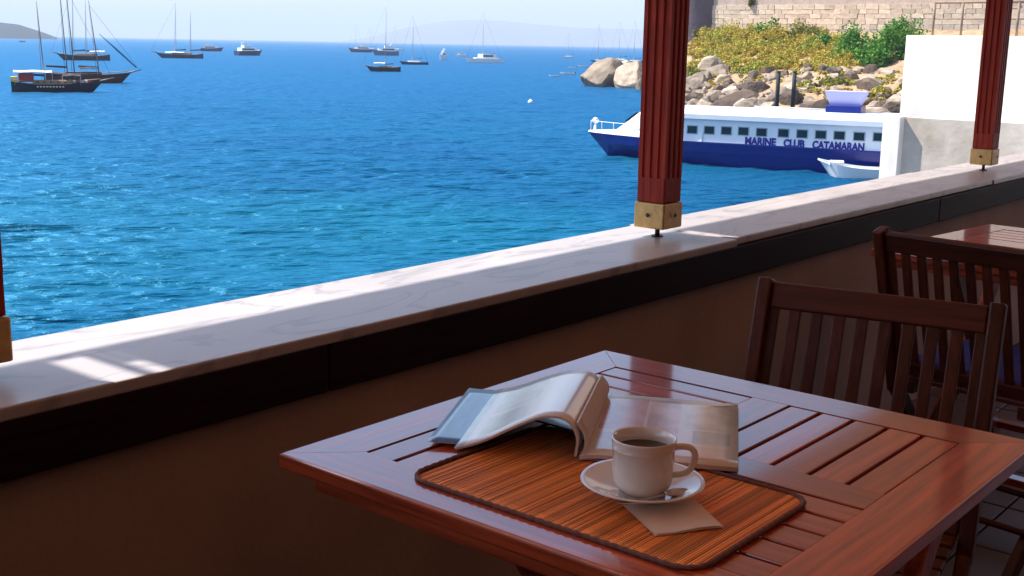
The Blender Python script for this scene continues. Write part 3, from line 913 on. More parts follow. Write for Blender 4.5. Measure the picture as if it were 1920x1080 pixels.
def sailboat(x, y, len_px, mast_px, label, left=True, hullm=HW, cabin=HW, twin=False, turn=0.0, group='sailing yachts in the bay', mastx=0.05):
    root, s = boat_root('sailing_yacht', x, y, label, group, 'sailing yacht', left, turn)
    L = len_px * s; B = L * 0.26; fr = L * 0.085
    if twin:
        for sg in (1, -1):
            h, d, sheer = hull_mesh(L, B * 0.36, fr * 1.1, L * 0.02, 0, 0.4, 0.8)
            o1 = h.build('hull', hullm, root); o1.location.y = sg * L * 0.18
        b = MB(); b.bbox((-L * .05, 0, fr * 1.15), (L * .62, L * .40, L * .05), 0.05); b.build('bridge_deck', HW, root)
        b = MB(); b.prism([(-L * .3, -L * .16), (L * .08, -L * .16), (L * .16, -L * .07), (L * .16, L * .07), (L * .08, L * .16), (-L * .3, L * .16)], fr * 1.3, fr * 1.3 + L * .11)
        cab = b.build('cabin', HW, root)
        b = MB(); b.prism([(-L * .2, -L * .163), (L * .07, -L * .163), (L * .145, -L * .075), (L * .145, L * .075), (L * .07, L * .163), (-L * .2, L * .163)], fr * 1.3 + L * .04, fr * 1.3 + L * .08)
        b.build('window_band', GL, cab)
    else:
        h, d, sheer = hull_mesh(L, B, fr, L * 0.025, 0, 0.4, 0.7)
        h.build('hull', hullm, root); d.build('deck', HW, root)
        b = MB(); b.prism([(-L * .22, -B * .28), (L * .12, -B * .26), (L * .22, -B * .1), (L * .22, B * .1), (L * .12, B * .26), (-L * .22, B * .28)], fr - 0.1, fr + L * 0.045)
        b.build('cabin', cabin, root)
    mast(root, mastx * L, fr, mast_px * s, max(L * 0.006, 0.09), MA, rake=0.3)
    b = MB(); b.tube([(mastx * L, 0, fr + L * .13), (mastx * L - L * .34, 0, fr + L * .14)], [L * .012, L * .015], 8); b.build('boom', HT, root)
    stay(root, (mastx * L, 0, mast_px * s * .96), (L * .48, 0, fr + L * .03), 0.02, iron)
    stay(root, (mastx * L, 0, mast_px * s * .98), (-L * .48, 0, fr), 0.02, iron)
sailboat(776, 121, 54, 92, 'navy hulled sailing yacht right beside the beige awning gulet', True, HN)
sailboat(908, 117, 70, 92, 'white sailing catamaran, rightmost of the yachts in open water', True, HW, twin=True, turn=0.25)
sailboat(668, 95, 34, 46, 'faint sailing yacht far out, left of the mid bay group', True, HW)
sailboat(694, 94, 30, 44, 'faint sailing yacht far out behind the white topped dark yacht', True, HW, mastx=0.0)
sailboat(742, 95, 30, 48, 'far sailing yacht peeping out right of the tall gulet mast', True, HW)
sailboat(1066, 108, 24, 46, 'far sailing yacht with thin mast beyond the moored dinghies', True, HW)
sailboat(1122, 116, 30, 70, 'sailing yacht with mast rising above the boulder tip', True, HN)
sailboat(1162, 116, 46, 76, 'sailing yacht behind the boulders, left of the two by the post', True, HW)
sailboat(1190, 118, 40, 78, 'sailing yacht behind the boulders, touching the middle post', True, HN)

def skiff(x, y, len_px, label, left=True, turn=0.0, group='small white boats off the point', m=HW, engine=True):
    root, s = boat_root('small_boat', x, y, label, group, 'small boat', left, turn)
    L = len_px * s; B = L * 0.36; fr = L * 0.11
    h, d, sheer = hull_mesh(L, B, fr, L * 0.06, 0, 0.2, 0.85, rake=0.14)
    h.build('hull', m, root); o = d.build('deck', HW, root)
    for q in (-0.15, 0.12):
        b = MB(); b.box((L * q, 0, fr - 0.02), (L * 0.07, B * 0.85, 0.05)); b.build('thwart', DK, root)
    if engine:
        b = MB(); b.bbox((-L * .53, 0, fr * 1.1), (L * .06, L * .06, L * .12), 0.02); b.build('outboard_motor', HB, root)
    return root
skiff(1039, 144, 20, 'small white boat, leftmost and nearest of those off the boulder tip')
skiff(1064, 140, 28, 'small white boat, second from the left off the boulder tip')
skiff(1074, 128, 16, 'smallest white boat farther out off the boulder tip')
skiff(1095, 126, 22, 'small white boat right beside the boulder tip')
skiff(1122, 124, 30, 'small white boat just behind the boulder tip', m=HT)

# mooring buoy
P = on_z(995, 193, SEA); k = px_per_m(P)
root = empty('mooring_buoy', (P[0], P[1], SEA), 0, 'white mooring buoy floating alone between yachts and terrace', 'buoy')
b = MB(); b.lathe([(0.02, -0.25), (0.2, -0.2), (0.3, 0.0), (0.29, 0.15), (0.18, 0.3), (0.06, 0.36), (0.05, 0.42), (0, 0.43)], (0, 0, 0), 20); b.build('float', HW, root)
b = MB(); b.tube([(0.1 * math.cos(a), 0, 0.47 + 0.07 * math.sin(a)) for a in np.linspace(0, 6.283, 13)], 0.015, 6); b.build('ring', iron, root)

# ------------------------------------------------------------------ the ferry
def text_mesh(word, width, height):
    cu = bpy.data.curves.new('text', 'FONT'); cu.body = word; cu.offset = 0.05; cu.extrude = 0.02; cu.resolution_u = 3
    to = bpy.data.objects.new('text', cu); C.objects.link(to)
    bpy.context.view_layer.update()
    me = bpy.data.meshes.new_from_object(to.evaluated_get(bpy.context.evaluated_depsgraph_get()))
    bpy.data.objects.remove(to)
    co = np.empty(len(me.vertices) * 3); me.vertices.foreach_get('co', co); co = co.reshape(-1, 3)
    mn, mx = co.min(0), co.max(0)
    co[:, 0] = (co[:, 0] - mn[0]) / (mx[0] - mn[0]) * width
    co[:, 1] = (co[:, 1] - mn[1]) / (mx[1] - mn[1]) * height
    me.vertices.foreach_set('co', co.ravel()); me.update()
    return me

def ferry():
    A = on_z(1141, 291, SEA); Bp = on_z(1655, 331, SEA)       # stem at the water line; near side water line toward the stern
    L = 23.5; BW = 5.2
    d = Vector((Bp[0] - A[0], Bp[1] - A[1], 0)).normalized()
    for _ in range(3):
        out = Vector((-d.y, d.x, 0))
        if out.dot(Vector((-A[0], -A[1], 0))) > 0: out = -out  # away from the camera
        q = Vector((Bp[0], Bp[1], 0)) + out * (BW / 2 * 0.93)
        d = Vector((q.x - A[0], q.y - A[1], 0)).normalized()
    # root: bow stem on the centre line, local x toward the stern, local y away from the camera
    root_p = Vector((A[0], A[1], SEA))
    root = empty('ferry', root_p, math.atan2(d.y, d.x), 'blue and white passenger catamaran ferry moored under the castle rocks', 'ferry')
    flip = 1 if Vector((-math.sin(math.atan2(d.y, d.x)), math.cos(math.atan2(d.y, d.x)), 0)).dot(out) > 0 else -1
    near = -flip                                                # local y sign of the camera side
    blue = pm('ferry_blue', (0.003, 0.009, 0.165), 0.3, col2=(0.005, 0.015, 0.20), scale=1.5)
    wht = pm('ferry_white', (0.72, 0.76, 0.82), 0.35, col2=(0.80, 0.82, 0.85), scale=1.2)
    letter = pm('ferry_lettering', (0.012, 0.008, 0.22), 0.5)
    # hull: stations along x
    def half(t, top):
        w = math.sin(min(1, t / 0.30) * math.pi / 2) ** 0.8
        return BW / 2 * (0.12 + 0.88 * w) if top else BW / 2 * (0.05 + 0.9 * math.sin(min(1, max(0, t - 0.02) / 0.34) * math.pi / 2))
    n = 30; vs = []; fs = []
    def deck_z(t): return 1.16 + 0.12 * max(0, 1 - t / 0.45) ** 1.6
    for sg in (1, -1):
        base = len(vs)
        for i in range(n):
            t = i / (n - 1)
            x = t * L
            ov = -1.15 * max(0, 1 - t / 0.2) ** 1.3             # bow overhang
            vs += [(x * 1.0 + 0.25 * (1 - t), sg * half(t, 0) * 0.8, -0.8), (x + 0.0, sg * half(t, 0) * 0.93, 0.0), (x + ov * 0.55, sg * half(t, 1) * 0.97, deck_z(t) * 0.6), (x + ov, sg * half(t, 1), deck_z(t))]
        for i in range(n - 1):
            for j in range(3):
                q = (base + i * 4 + j, base + (i + 1) * 4 + j, base + (i + 1) * 4 + j + 1, base + i * 4 + j + 1)
                fs.append(q if sg < 0 else q[::-1])
    m = n * 4
    for j in range(3):
        fs.append((j, j + 1, m + j + 1, m + j)); e = (n - 1) * 4; fs.append((e + j, m + e + j, m + e + j + 1, e + j + 1))
    b = MB(); b.add(vs, fs); b.build('hull', blue, root)
    # deck lid
    b = MB(); dv = []; df = []
    for i in range(n):
        t = i / (n - 1); x = t * L - 1.15 * max(0, 1 - t / 0.2) ** 1.3
        dv += [(x, half(t, 1) * 0.995, deck_z(t) + 0.01), (x, -half(t, 1) * 0.995, deck_z(t) + 0.01)]
    for i in range(n - 1): df.append((2 * i, 2 * i + 1, 2 * i + 3, 2 * i + 2))
    b.add(dv, df); b.build('deck', wht, root)
    # white bulwark at the bow
    for sg in (1, -1):
        b = MB(); bv = []; bf = []
        for i in range(12):
            t = i / 11 * 0.26; x = t * L - 1.15 * max(0, 1 - t / 0.2) ** 1.3; y = sg * half(t, 1)
            bv += [(x, y * 1.004, deck_z(t)), (x + 0.05, y * 0.99, deck_z(t) + 0.10 + 0.45 * (i / 11) ** 1.5), (x + 0.05, y * 0.99 - sg * 0.06, deck_z(t) + 0.10 + 0.45 * (i / 11) ** 1.5), (x, y * 0.98 - sg * 0.06, deck_z(t))]
        for i in range(11):
            for j in range(4):
                bf.append((i * 4 + j, (i + 1) * 4 + j, (i + 1) * 4 + (j + 1) % 4, i * 4 + (j + 1) % 4))
        b.add(bv, bf); b.build('bulwark', wht, root)
    # superstructure: raked front, long side, flat lightly cambered roof
    z0 = 1.17; zr = 2.62
    b = MB()
    W = BW / 2 - 0.12
    # raked white front, lofted from the bow deck up to the roof
    st = [(0.1, 0.32, 0.06), (0.7, 0.75, 0.36), (1.5, 1.15, 0.86), (2.25, 1.45, zr - z0 - 0.05), (3.4, W * 0.82, zr - z0), (4.92, W, zr - z0)]
    vs = []; fs = []
    for (x, w, h) in st:
        vs += [(x, -w, z0), (x, -w * 0.96, z0 + h * 0.9), (x, -w * 0.86, z0 + h), (x, w * 0.86, z0 + h), (x, w * 0.96, z0 + h * 0.9), (x, w, z0)]
    for i in range(len(st) - 1):
        for j in range(5): fs.append((i * 6 + j, i * 6 + j + 1, (i + 1) * 6 + j + 1, (i + 1) * 6 + j))
    fs += [(5, 4, 3, 2, 1, 0), tuple(30 + k for k in range(6))]
    b.add(vs, fs); sup = b.build('nose_fairing', wht, root)
    b = MB(); b.add([(1.35, -0.95, z0 + 0.80), (1.35, 0.95, z0 + 0.80), (2.1, 1.15, z0 + 1.30), (2.1, -1.15, z0 + 1.30), (1.25, -0.95, z0 + 0.84), (1.25, 0.95, z0 + 0.84), (2.0, 1.15, z0 + 1.36), (2.0, -1.15, z0 + 1.36)],
                    [(3, 2, 1, 0), (4, 5, 6, 7), (0, 1, 5, 4), (1, 2, 6, 5), (2, 3, 7, 6), (3, 0, 4, 7)]); b.build('windscreen', GL, root)
    b = MB(); b.box(((4.9 + L - 0.4) / 2, 0, (z0 + zr) / 2), (L - 0.4 - 4.9, 2 * W + 0.04, zr - z0)); house = b.build('passenger_house', wht, root)
    b = MB(); vs = []; fs = []
    for i in range(2):
        x = (4.3, L - 0.2)[i]
        for j in range(9):
            u = -1 + j / 4
            vs.append((x, u * (W + 0.22), zr + 0.02 + 0.30 * (1 - abs(u) ** 2.2)))
        vs += [(x, W + 0.22, zr - 0.22), (x, -W - 0.22, zr - 0.22)]
    for j in range(8): fs.append((j, j + 1, 11 + j + 1, 11 + j))
    fs += [(8, 9, 20, 19), (9, 10, 21, 20), (10, 0, 11, 21), tuple(range(11)), tuple(reversed(range(11, 22)))]
    b.add(vs, fs); b.build('roof', wht, root)
    # windows: where they show in the photograph, on the near side, and mirrored on the far side
    rot = root.rotation_euler.z
    yn = near * (W + 0.02)
    inv = Matrix.Rotation(-rot, 4, 'Z') @ Matrix.Translation(-root_p)
    def to_local(px, py):
        # intersect the pixel ray with the near side plane, return local x, z
        o_ = inv @ Vector(CAM); q = inv @ Vector(CAM + ray(px, py)) - o_
        k = (yn - o_.y) / q.y
        p = o_ + q * k
        return p.x, p.z
    wx = [1298, 1330, 1362, 1394, 1428, 1469, 1504, 1539, 1574, 1611, 1648]
    wy = [243, 244, 245, 246, 248, 249.5, 251, 252.5, 254, 256, 257]
    zc = None
    for px, py in zip(wx, wy):
        x, z = to_local(px, py)
        zc = z if zc is None else zc
        for sg in (1, -1):
            b = MB(); b.bbox((x, sg * (W + 0.025), z), (0.60, 0.03, 0.46), 0.012); fr_ = b.build('window', pm('window_rubber', (0.35, 0.4, 0.45), 0.6), house)
            b = MB(); b.bbox((x, sg * (W + 0.036), z), (0.50, 0.03, 0.37), 0.012); b.build('pane', GL, house)
    # lettering
    for word, xa, xb, yt, yb in (('MARINE', 1397, 1455, 257.5, 271), ('CLUB', 1469, 1509, 261, 275), ('CATAMARAN', 1523, 1621, 264, 281)):
        xl, zl = to_local(xa, (yt + yb) / 2 + 1); xr, zr_ = to_local(xb, (yt + yb) / 2 + 1)
        w = abs(xr - xl); h = 0.41
        o = obj('lettering', text_mesh(word, w, h), letter, root)
        zm = (zl + zr_) / 2
        if flip > 0:
            o.rotation_euler = (math.pi / 2, 0, 0); o.location = (min(xl, xr), yn - 0.006, zm - h / 2)
        else:
            o.rotation_euler = (math.pi / 2, 0, math.pi); o.location = (max(xl, xr), yn + 0.006, zm - h / 2)
        o['label'] = 'dark blue word ' + word + ' on the white side'
    # rub rail
    b = MB(); b.box(((4.5 + L) / 2, near * (BW / 2 + 0.01), 1.2), (L - 4.6, 0.06, 0.07)); b.build('rub_rail', blue, root)
    # bow rail, figurehead light, seats and blue tub on the roof
    b = MB()
    pts = []
    for i in range(10):
        t = i / 9 * 0.12; x = t * L - 1.15 * max(0, 1 - t / 0.2) ** 1.3 + 0.15
        pts.append((x, near * half(t, 1) * 0.9, deck_z(t) + 0.62))
    b.tube(pts, 0.018, 6)
    for p in pts[::2]: b.tube([(p[0], p[1], p[2] - 0.62), p], 0.014, 6)
    b.build('bow_rail', HW, root)
    b = MB(); b.tube([(-0.9, 0, 1.2), (-0.85, 0, 1.75)], [0.09, 0.06], 8); b.lathe([(0.0, -0.13), (0.16, -0.08), (0.2, 0.08), (0.1, 0.2), (0, 0.24)], (-0.85, 0, 1.85), 12); b.build('bow_lantern', HW, root)
    x, z = to_local(1568, 218)
    b = MB(); b.bbox((x, -0.2, zr + 0.45), (1.75, 1.4, 0.36), 0.03); b.build('blue_locker', blue, root)
    b = MB(); b.add([(x - 0.7, -.6, zr + .63), (x + .7, -.6, zr + .63), (x + .7, .4, zr + .63), (x - .7, .4, zr + .63), (x - 1.0, -.8, zr + 1.35), (x + 1.0, -.8, zr + 1.35), (x + 1.0, .5, zr + 1.35), (x - 1.0, .5, zr + 1.35)],
                    [(3, 2, 1, 0), (4, 5, 6, 7), (0, 1, 5, 4), (1, 2, 6, 5), (2, 3, 7, 6), (3, 0, 4, 7)]); b.build('lilac_windshield', pm('lilac_panel', (0.50, 0.48, 0.78), 0.5), root)
    b = MB(); b.tube([(x - 1.0, -near * 1.0, zr + 0.35), (x - 5, -near * 1.0, zr + 0.35)], 0.03, 6); b.build('roof_rail', HW, root)
    return root
ferry()

# white open dinghy alongside, bow to the left
P = on_z(1617, 332, SEA)
s_ = 1 / px_per_m(P)
dg = empty('dinghy', (P[0] - 0.5, P[1], SEA), math.atan2(P[1], P[0]) + math.pi / 2 + 0.02, 'white open dinghy with raised bow alongside the ferry stern', 'dinghy')
Ld = 150 * s_
h, d_, sh = hull_mesh(Ld, Ld * 0.34, 0.50, 0.38, 0, 0.2, 0.85, rake=0.22)
h.build('hull', HW, dg); d_.build('floor', pm('dinghy_floor', (0.6, 0.6, 0.58), 0.6), dg)
for q in (-0.2, 0.08):
    b = MB(); b.box((Ld * q, 0, 0.44), (0.25, Ld * 0.28, 0.04)); b.build('thwart', HW, dg)
b = MB(); b.bbox((Ld * 0.27, 0, 0.66), (0.7, 0.9, 0.22), 0.04); b.build('bow_locker', HW, dg)

# ================================================================== TERRACE
# floor with tiles where it shows
floor_m = mat('floor_grout', (0.05, 0.038, 0.035), 0.9)
b = MB(); b.box((2.0, -1.45, -0.12), (14.0, 6.1, 0.24)); o = b.build('terrace_floor', floor_m)
prop(o, 'dim tiled terrace floor under the table', None, None, 'structure')
tile_m = per_object(mat('floor_tile', (0.10, 0.075, 0.08), 0.45, (0.07, 0.05, 0.055), 6, bump=0.05, bscale=30), 0.12)
tme = MB().bbox((0, 0, 0), (0.325, 0.325, 0.012), 0.003).mesh('tile'); tme.materials.append(tile_m)
for i in range(12):
    for j in range(7):
        t = bpy.data.objects.new('tile', tme); C.objects.link(t); t.parent = o
        t.location = (1.6 + i * 0.331, -0.55 + j * 0.331, 0.004)
b = MB(); b.box((2.0, 2.105, -2.79), (60.0, 0.25, 5.5)); o = b.build('quay_wall', grey_m)
o.location = (0, -0.36, -0.05)
prop(o, None, None, None, 'structure')

# parapet with wooden band and marble sill
YI, YO, ZS = 1.522, 1.862, 0.80
par = empty('parapet_wall', (0, YI, 0), 0, 'long parapet wall with marble sill and dark wooden band along the terrace', 'wall')
b = MB(); b.box((2.0, 0.17, 0.38), (13.0, 0.27, 0.80)); b.build('plaster_wall', plaster, par)
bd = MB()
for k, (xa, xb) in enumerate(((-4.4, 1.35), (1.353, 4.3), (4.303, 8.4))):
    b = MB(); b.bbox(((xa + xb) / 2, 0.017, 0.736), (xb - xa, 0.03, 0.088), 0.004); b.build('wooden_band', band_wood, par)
for k, (xa, xb, dz, dy) in enumerate(((-4.4, -1.02, 0, 0), (-1.017, 0.66, 0, 0.0), (0.663, 2.80, 0, 0), (2.803, 4.9, 0.0015, 0.012), (4.903, 8.4, 0, 0.008))):
    b = MB(); b.bbox(((xa + xb) / 2, (YO - YI) / 2 + dy, ZS - 0.0105 + dz), (xb - xa, YO - YI, 0.021), 0.0035)
    b.build('marble_slab', marble, par)

# posts
def make_post(x0, y0, label):
    w = 0.084
    root = empty('wooden_post', (x0 + 0.047, y0 + 0.047, ZS), 0, label, 'post', 'fluted red wooden posts carrying the terrace roof')
    # fluted shaft: cross-section with three grooves per face
    prof = []
    gs = [-0.024, 0.0, 0.024]; gw = 0.006; gd = 0.005
    def face():
        p = [(-w / 2, -w / 2)]
        for g in gs:
            p += [(g - gw, -w / 2), (g - gw * 0.5, -w / 2 + gd), (g + gw * 0.5, -w / 2 + gd), (g + gw, -w / 2)]
        return p
    for k in range(4):
        a = k * math.pi / 2
        prof += [(x * math.cos(a) - y * math.sin(a), x * math.sin(a) + y * math.cos(a)) for x, y in face()]
    b = MB(); b.prism(prof, 0.16, 1.80); b.build('shaft', post_wood, root)
    b = MB(); b.bbox((0, 0, 0.128), (w + 0.001, w + 0.001, 0.066), 0.003); b.build('foot_block', post_wood, root)
    b = MB(); b.bbox((0, 0, 0.060), (0.094, 0.094, 0.068), 0.004); br = b.build('brass_shoe', brass, root)
    for (x, y) in ((-0.0530, 0.0), (0.0, -0.0530)):
        b = MB()
        ax = Vector((1, 0, 0)) if x else Vector((0, 1, 0))
        c = Vector((x, y, 0.062)); s_ = 1 if (x + y) < 0 else -1
        b.tube([c, c - ax * 0.003], [0.006, 0.004], 10); b.build('screw', iron, br)
    b = MB(); b.tube([(0, 0, 0.0), (0, 0, 0.028)], 0.0065, 10); b.build('pin', iron, root)
    b = MB(); b.tube([(0, 0, 0.0), (0, 0, 0.003)], 0.016, 14); b.build('base_plate', iron, root)
    return root
make_post(2.639, 1.657, 'fluted red post with brass shoe in the middle, in front of the ferry')
make_post(5.222, 1.648, 'fluted red post with brass shoe on the right, in front of the white wall')
make_post(0.750, 1.647, 'dark post at the left end of the sill, mostly cut off')

# roof: unseen canvas added for shade line and warm light, slits cut for sun patches; beam on the posts; side wall and back wall behind the camera
kx, ky = SUN.x / SUN.z, SUN.y / SUN.z
ZR = 2.62
YE = 1.723 + (ZR - ZS) * ky
def up(x, y): return x + (ZR - ZS) * kx, y + (ZR - ZS) * ky
roof = empty('terrace_roof', (0, 0, ZR), 0, None, None, None, 'structure')
gaps = []
for (xa, xb, ya, yb) in ((0.925, 0.978, 1.508, 1.690), (1.003, 1.028, 1.502, 1.602), (2.786, 2.828, 1.46, 1.690)):  # openings shaped by tracing the sill's sun patches up to the canvas
    (a, c), (b_, d2) = up(xa, ya), up(xb, yb)
    gaps.append((a, b_, c, d2))
gaps.sort()
cuts = [-5.2] + [v for g_ in gaps for v in g_[:2]] + [9.0]
def canvas(xa, xb, ya, yb):
    MB().add([(xa, ya, 0), (xb, ya, 0), (xb, yb, 0), (xa, yb, 0)], [(0, 1, 2, 3)]).build('unseen_canvas_panel', canvas_m, roof, fix=False)
for i in range(0, len(cuts), 2):
    xa, xb = cuts[i], cuts[i + 1]
    canvas(xa, xb, -3.0, YE)
for (xa, xb, ya, yb) in gaps:
    canvas(xa + 0.001, xb - 0.001, -3.0, ya); canvas(xa + 0.001, xb - 0.001, yb, YE)
MB().box((1.9, 1.70, -0.09), (14, 0.09, 0.15)).build('beam', post_wood, roof)
b = MB(); b.box((-5.1, -0.75, 1.3), (0.12, 4.9, 2.64)); o = b.build('side_wall', room_m); prop(o, None, None, None, 'structure')
b = MB(); b.box((2.0, -3.12, 1.32), (14.2, 0.2, 2.66)); o = b.build('back_wall', back_wall_m); prop(o, None, None, None, 'structure')

# ------------------------------------------------------------------ table
def make_table(loc, rz, label):
    S = 0.383; T = 0.022; zt = 0.75
    root = empty('wooden_table', loc, rz, label, 'table', 'slatted folding tables on the terrace')
    fw_ = 0.083; I = S - fw_
    zc = zt - T / 2
    def mitre(k):
        # rail k: 0 bottom(-y) 1 right(+x) 2 top(+y) 3 left(-x); small joint kept open
        g = 0.0006
        poly = [(-S + g, -S), (S - g, -S), (I - g, -I), (-I + g, -I)]
        a = k * math.pi / 2
        return [(x * math.cos(a) - y * math.sin(a), x * math.sin(a) + y * math.cos(a)) for x, y in poly]
    for k in range(4):
        bm = bmesh.new()
        p = mitre(k)
        vs = [bm.verts.new((x, y, zt - T)) for x, y in p] + [bm.verts.new((x, y, zt)) for x, y in p]
        bm.faces.new(vs[3::-1]); bm.faces.new(vs[4:])
        for i in range(4): bm.faces.new((vs[i], vs[(i + 1) % 4], vs[4 + (i + 1) % 4], vs[4 + i]))
        outer = [e for e in bm.edges if {e.verts[0], e.verts[1]} in ({vs[4], vs[5]}, {vs[0], vs[1]})]
        bmesh.ops.bevel(bm, geom=outer, offset=0.004, segments=3, affect='EDGES', profile=0.5)
        bmesh.ops.recalc_face_normals(bm, faces=bm.faces)
        me = bpy.data.meshes.new('frame_rail'); bm.to_mesh(me); bm.free()
        obj('frame_rail', me, teak_x if k % 2 == 0 else teak_y, root)
    cw = 0.032
    b = MB(); b.bbox((0, 0, zc), (2 * I - 0.001, 2 * cw, T), 0.0012); b.build('cross_rail', teak_x, root)
    for sg in (1, -1):
        b = MB(); b.bbox((0, sg * (cw + I) / 2, zc), (2 * cw, I - cw - 0.001, T), 0.0012); b.build('cross_rail', teak_y, root)
    q0, q1 = cw, I
    gap = 0.0065
    for qx in (1, -1):
        for qy in (1, -1):
            along_x = qx * qy < 0
            n = 5; pitch = (q1 - q0) / n
            for i in range(n):
                c = q0 + pitch * (i + 0.5)
                lc = (q0 + q1) / 2; ln_ = q1 - q0 - 0.001
                b = MB()
                if along_x:
                    b.bbox((qx * lc, qy * c, zc - 0.0006), (ln_, pitch - gap, T - 0.001), 0.0016); b.build('slat', teak_x, root)
                else:
                    b.bbox((qx * c, qy * lc, zc - 0.0006), (pitch - gap, ln_, T - 0.001), 0.0016); b.build('slat', teak_y, root)
    # apron, legs, folding stretcher
    for k in range(4):
        a = k * math.pi / 2
        c = Vector((0, -S + 0.03, 0)); c.rotate(Matrix.Rotation(a, 3, 'Z'))
        sz = (2 * S - 0.10, 0.02, 0.024) if k % 2 == 0 else (0.02, 2 * S - 0.10, 0.024)
        b = MB(); b.bbox((c.x, c.y, zt - T - 0.013), sz, 0.002); b.build('apron', teak_x if k % 2 == 0 else teak_y, root)
    for sy in (1, -1):
        y = sy * (S - 0.10)
        b = MB(); b.bar((S - 0.06, y, zt - T - 0.03), (-0.26, y, 0.004), 0.024, 0.045, (1, 0, 0), 0.003); b.build('leg', teak_z, root)
        b = MB(); b.bar((-0.12, y - sy * 0.03, zt - T - 0.03), (S - 0.05, y - sy * 0.03, 0.004), 0.024, 0.045, (1, 0, 0), 0.003); b.build('leg', teak_z, root)
        b = MB(); b.bbox((0.13, y + sy * 0.034, zt - T - 0.022), (0.58, 0.026, 0.04), 0.003); b.build('bearer', teak_x, root)
    for x in (-0.2, S - 0.09):
        b = MB(); b.bbox((x, 0, 0.12), (0.04, 2 * (S - 0.13), 0.022), 0.002); b.build('stretcher', teak_y, root)
    return root
TABLE = (1.367, 0.831, 0)
make_table(TABLE, 0, 'slatted wooden table in front, with coffee and open magazine on it')
make_table((3.55, 0.90, 0), R(-6), 'slatted wooden table farther along the wall, behind the two chairs')

# ------------------------------------------------------------------ chairs
def make_chair(loc, rz, label):
    """faces +x; folding slatted chair"""
    root = empty('folding_chair', loc, rz, label, 'chair', 'slatted wooden folding chairs on the terrace')
    W = 0.216
    top = Vector((-0.275, 0, 0.852)); hip = Vector((-0.135, 0, 0.40)); foot = Vector((0.21, 0, 0.0))
    for sg in (1, -1):
        b = MB()
        b.bar((top.x, sg * W, top.z), (hip.x, sg * W, hip.z), 0.028, 0.042, (1, 0, 0), 0.004)
        b.build('back_stile', chair_z, root)
        b = MB(); b.bar((hip.x - 0.01, sg * (W - 0.0005), hip.z + 0.02), (foot.x, sg * (W - 0.0005), foot.z + 0.005), 0.026, 0.04, (1, 0, 0), 0.004); b.build('leg', chair_z, root)
        b = MB(); b.bar((0.20, sg * (W - 0.032), 0.425), (-0.235, sg * (W - 0.032), 0.005), 0.026, 0.04, (1, 0, 0), 0.004); b.build('leg', chair_z, root)
        b = MB(); b.bbox((0.02, sg * (W - 0.062), 0.428), (0.40, 0.026, 0.036), 0.003); b.build('seat_rail', chair_x, root)
    d = (top - hip).normalized()
    n = Vector((d.z, 0, -d.x))
    rot = Matrix((n, Vector((0, 1, 0)), d)).transposed()
    c = top - d * 0.032
    b = MB(); b.bbox(c, (0.022, 2 * W - 0.030, 0.052), 0.004, rot); b.build('top_rail', chair_y, root)
    lo = hip + d * 0.075
    b = MB(); b.bbox(lo, (0.022, 2 * W - 0.030, 0.045), 0.004, rot); b.build('lower_rail', chair_y, root)
    a = c - d * 0.026; e = lo + d * 0.0225
    for i in range(10):
        y = -W + 0.0 + (i + 0.5) * (2 * W) / 10
        b = MB(); b.bar((a.x, y, a.z + 0.002), (e.x, y, e.z - 0.002), 0.023, 0.011, (1, 0, 0), 0.002); b.build('back_slat', chair_z, root)
    for i in range(8):
        x = -0.155 + i * 0.051
        z = 0.452 - 0.012 * math.sin((i + 0.5) / 8 * math.pi)
        b = MB(); b.bbox((x, 0, z), (0.042, 2 * W - 0.034, 0.014), 0.003); b.build('seat_slat', chair_y, root)
    b = MB(); b.tube([(-0.165, -W + 0.01, 0.12), (-0.165, W - 0.01, 0.12)], 0.009, 8); b.build('stretcher', chair_y, root)
    b = MB(); b.tube([(0.12, -W + 0.01, 0.11), (0.12, W - 0.01, 0.11)], 0.009, 8); b.build('stretcher', chair_y, root)
    for sg in (1, -1):
        b = MB(); b.tube([(0.012, sg * (W - 0.046), 0.225), (0.012, sg * (W + 0.019), 0.225)], 0.007, 10); b.build('pivot_bolt', steel, root)
    return root
make_chair((1.885, 0.815, 0), R(190.8), 'slatted folding chair drawn up to the far side of the coffee table')
c2 = make_chair((3.17, 0.93, 0), R(-8.5), 'slatted folding chair with its back to us, at the farther table')
b = MB(); b.bbox((0.02, 0, 0.482), (0.37, 0.37, 0.036), 0.014); b.build('seat_cushion', mat('blue_cushion', (0.035, 0.03, 0.22), 0.9, (0.06, 0.05, 0.30), 20, bump=0.2, bdist=0.003), c2)

# ------------------------------------------------------------------ placemat
ZT = 0.75
mat_root = empty('placemat', (1.174, 0.805, ZT), 0, 'orange brown bamboo placemat with bound rounded edge under the saucer', 'placemat')
MX, MY, MR = 0.141, 0.215, 0.034
bamboo = mat('bamboo_strip', (0.72, 0.20, 0.045), 0.6, (0.95, 0.42, 0.13), 6, stretch=(1, 90, 1), detail=6, spec=0.2, contrast=(0.3, 0.7))
b = MB()
ny = 118
rr = random.Random(2)
for i in range(ny):
    y = -MY + 0.006 + (i + 0.5) * (2 * MY - 0.012) / ny
    ey = max(0, abs(y) - (MY - MR))
    hx = MX - 0.004 - (MR - math.sqrt(max(MR * MR - ey * ey, 0)))
    w = (2 * MY - 0.012) / ny
    hz = 0.0019 + rr.uniform(-0.0003, 0.0004)
    b.add([(-hx, y - w * .5, 0.0004), (hx, y - w * .5, 0.0004), (hx, y - w * .28, hz), (-hx, y - w * .28, hz), (hx, y + w * .28, hz), (-hx, y + w * .28, hz), (hx, y + w * .5, 0.0004), (-hx, y + w * .5, 0.0004)],
          [(0, 1, 2, 3), (3, 2, 4, 5), (5, 4, 6, 7)], False)
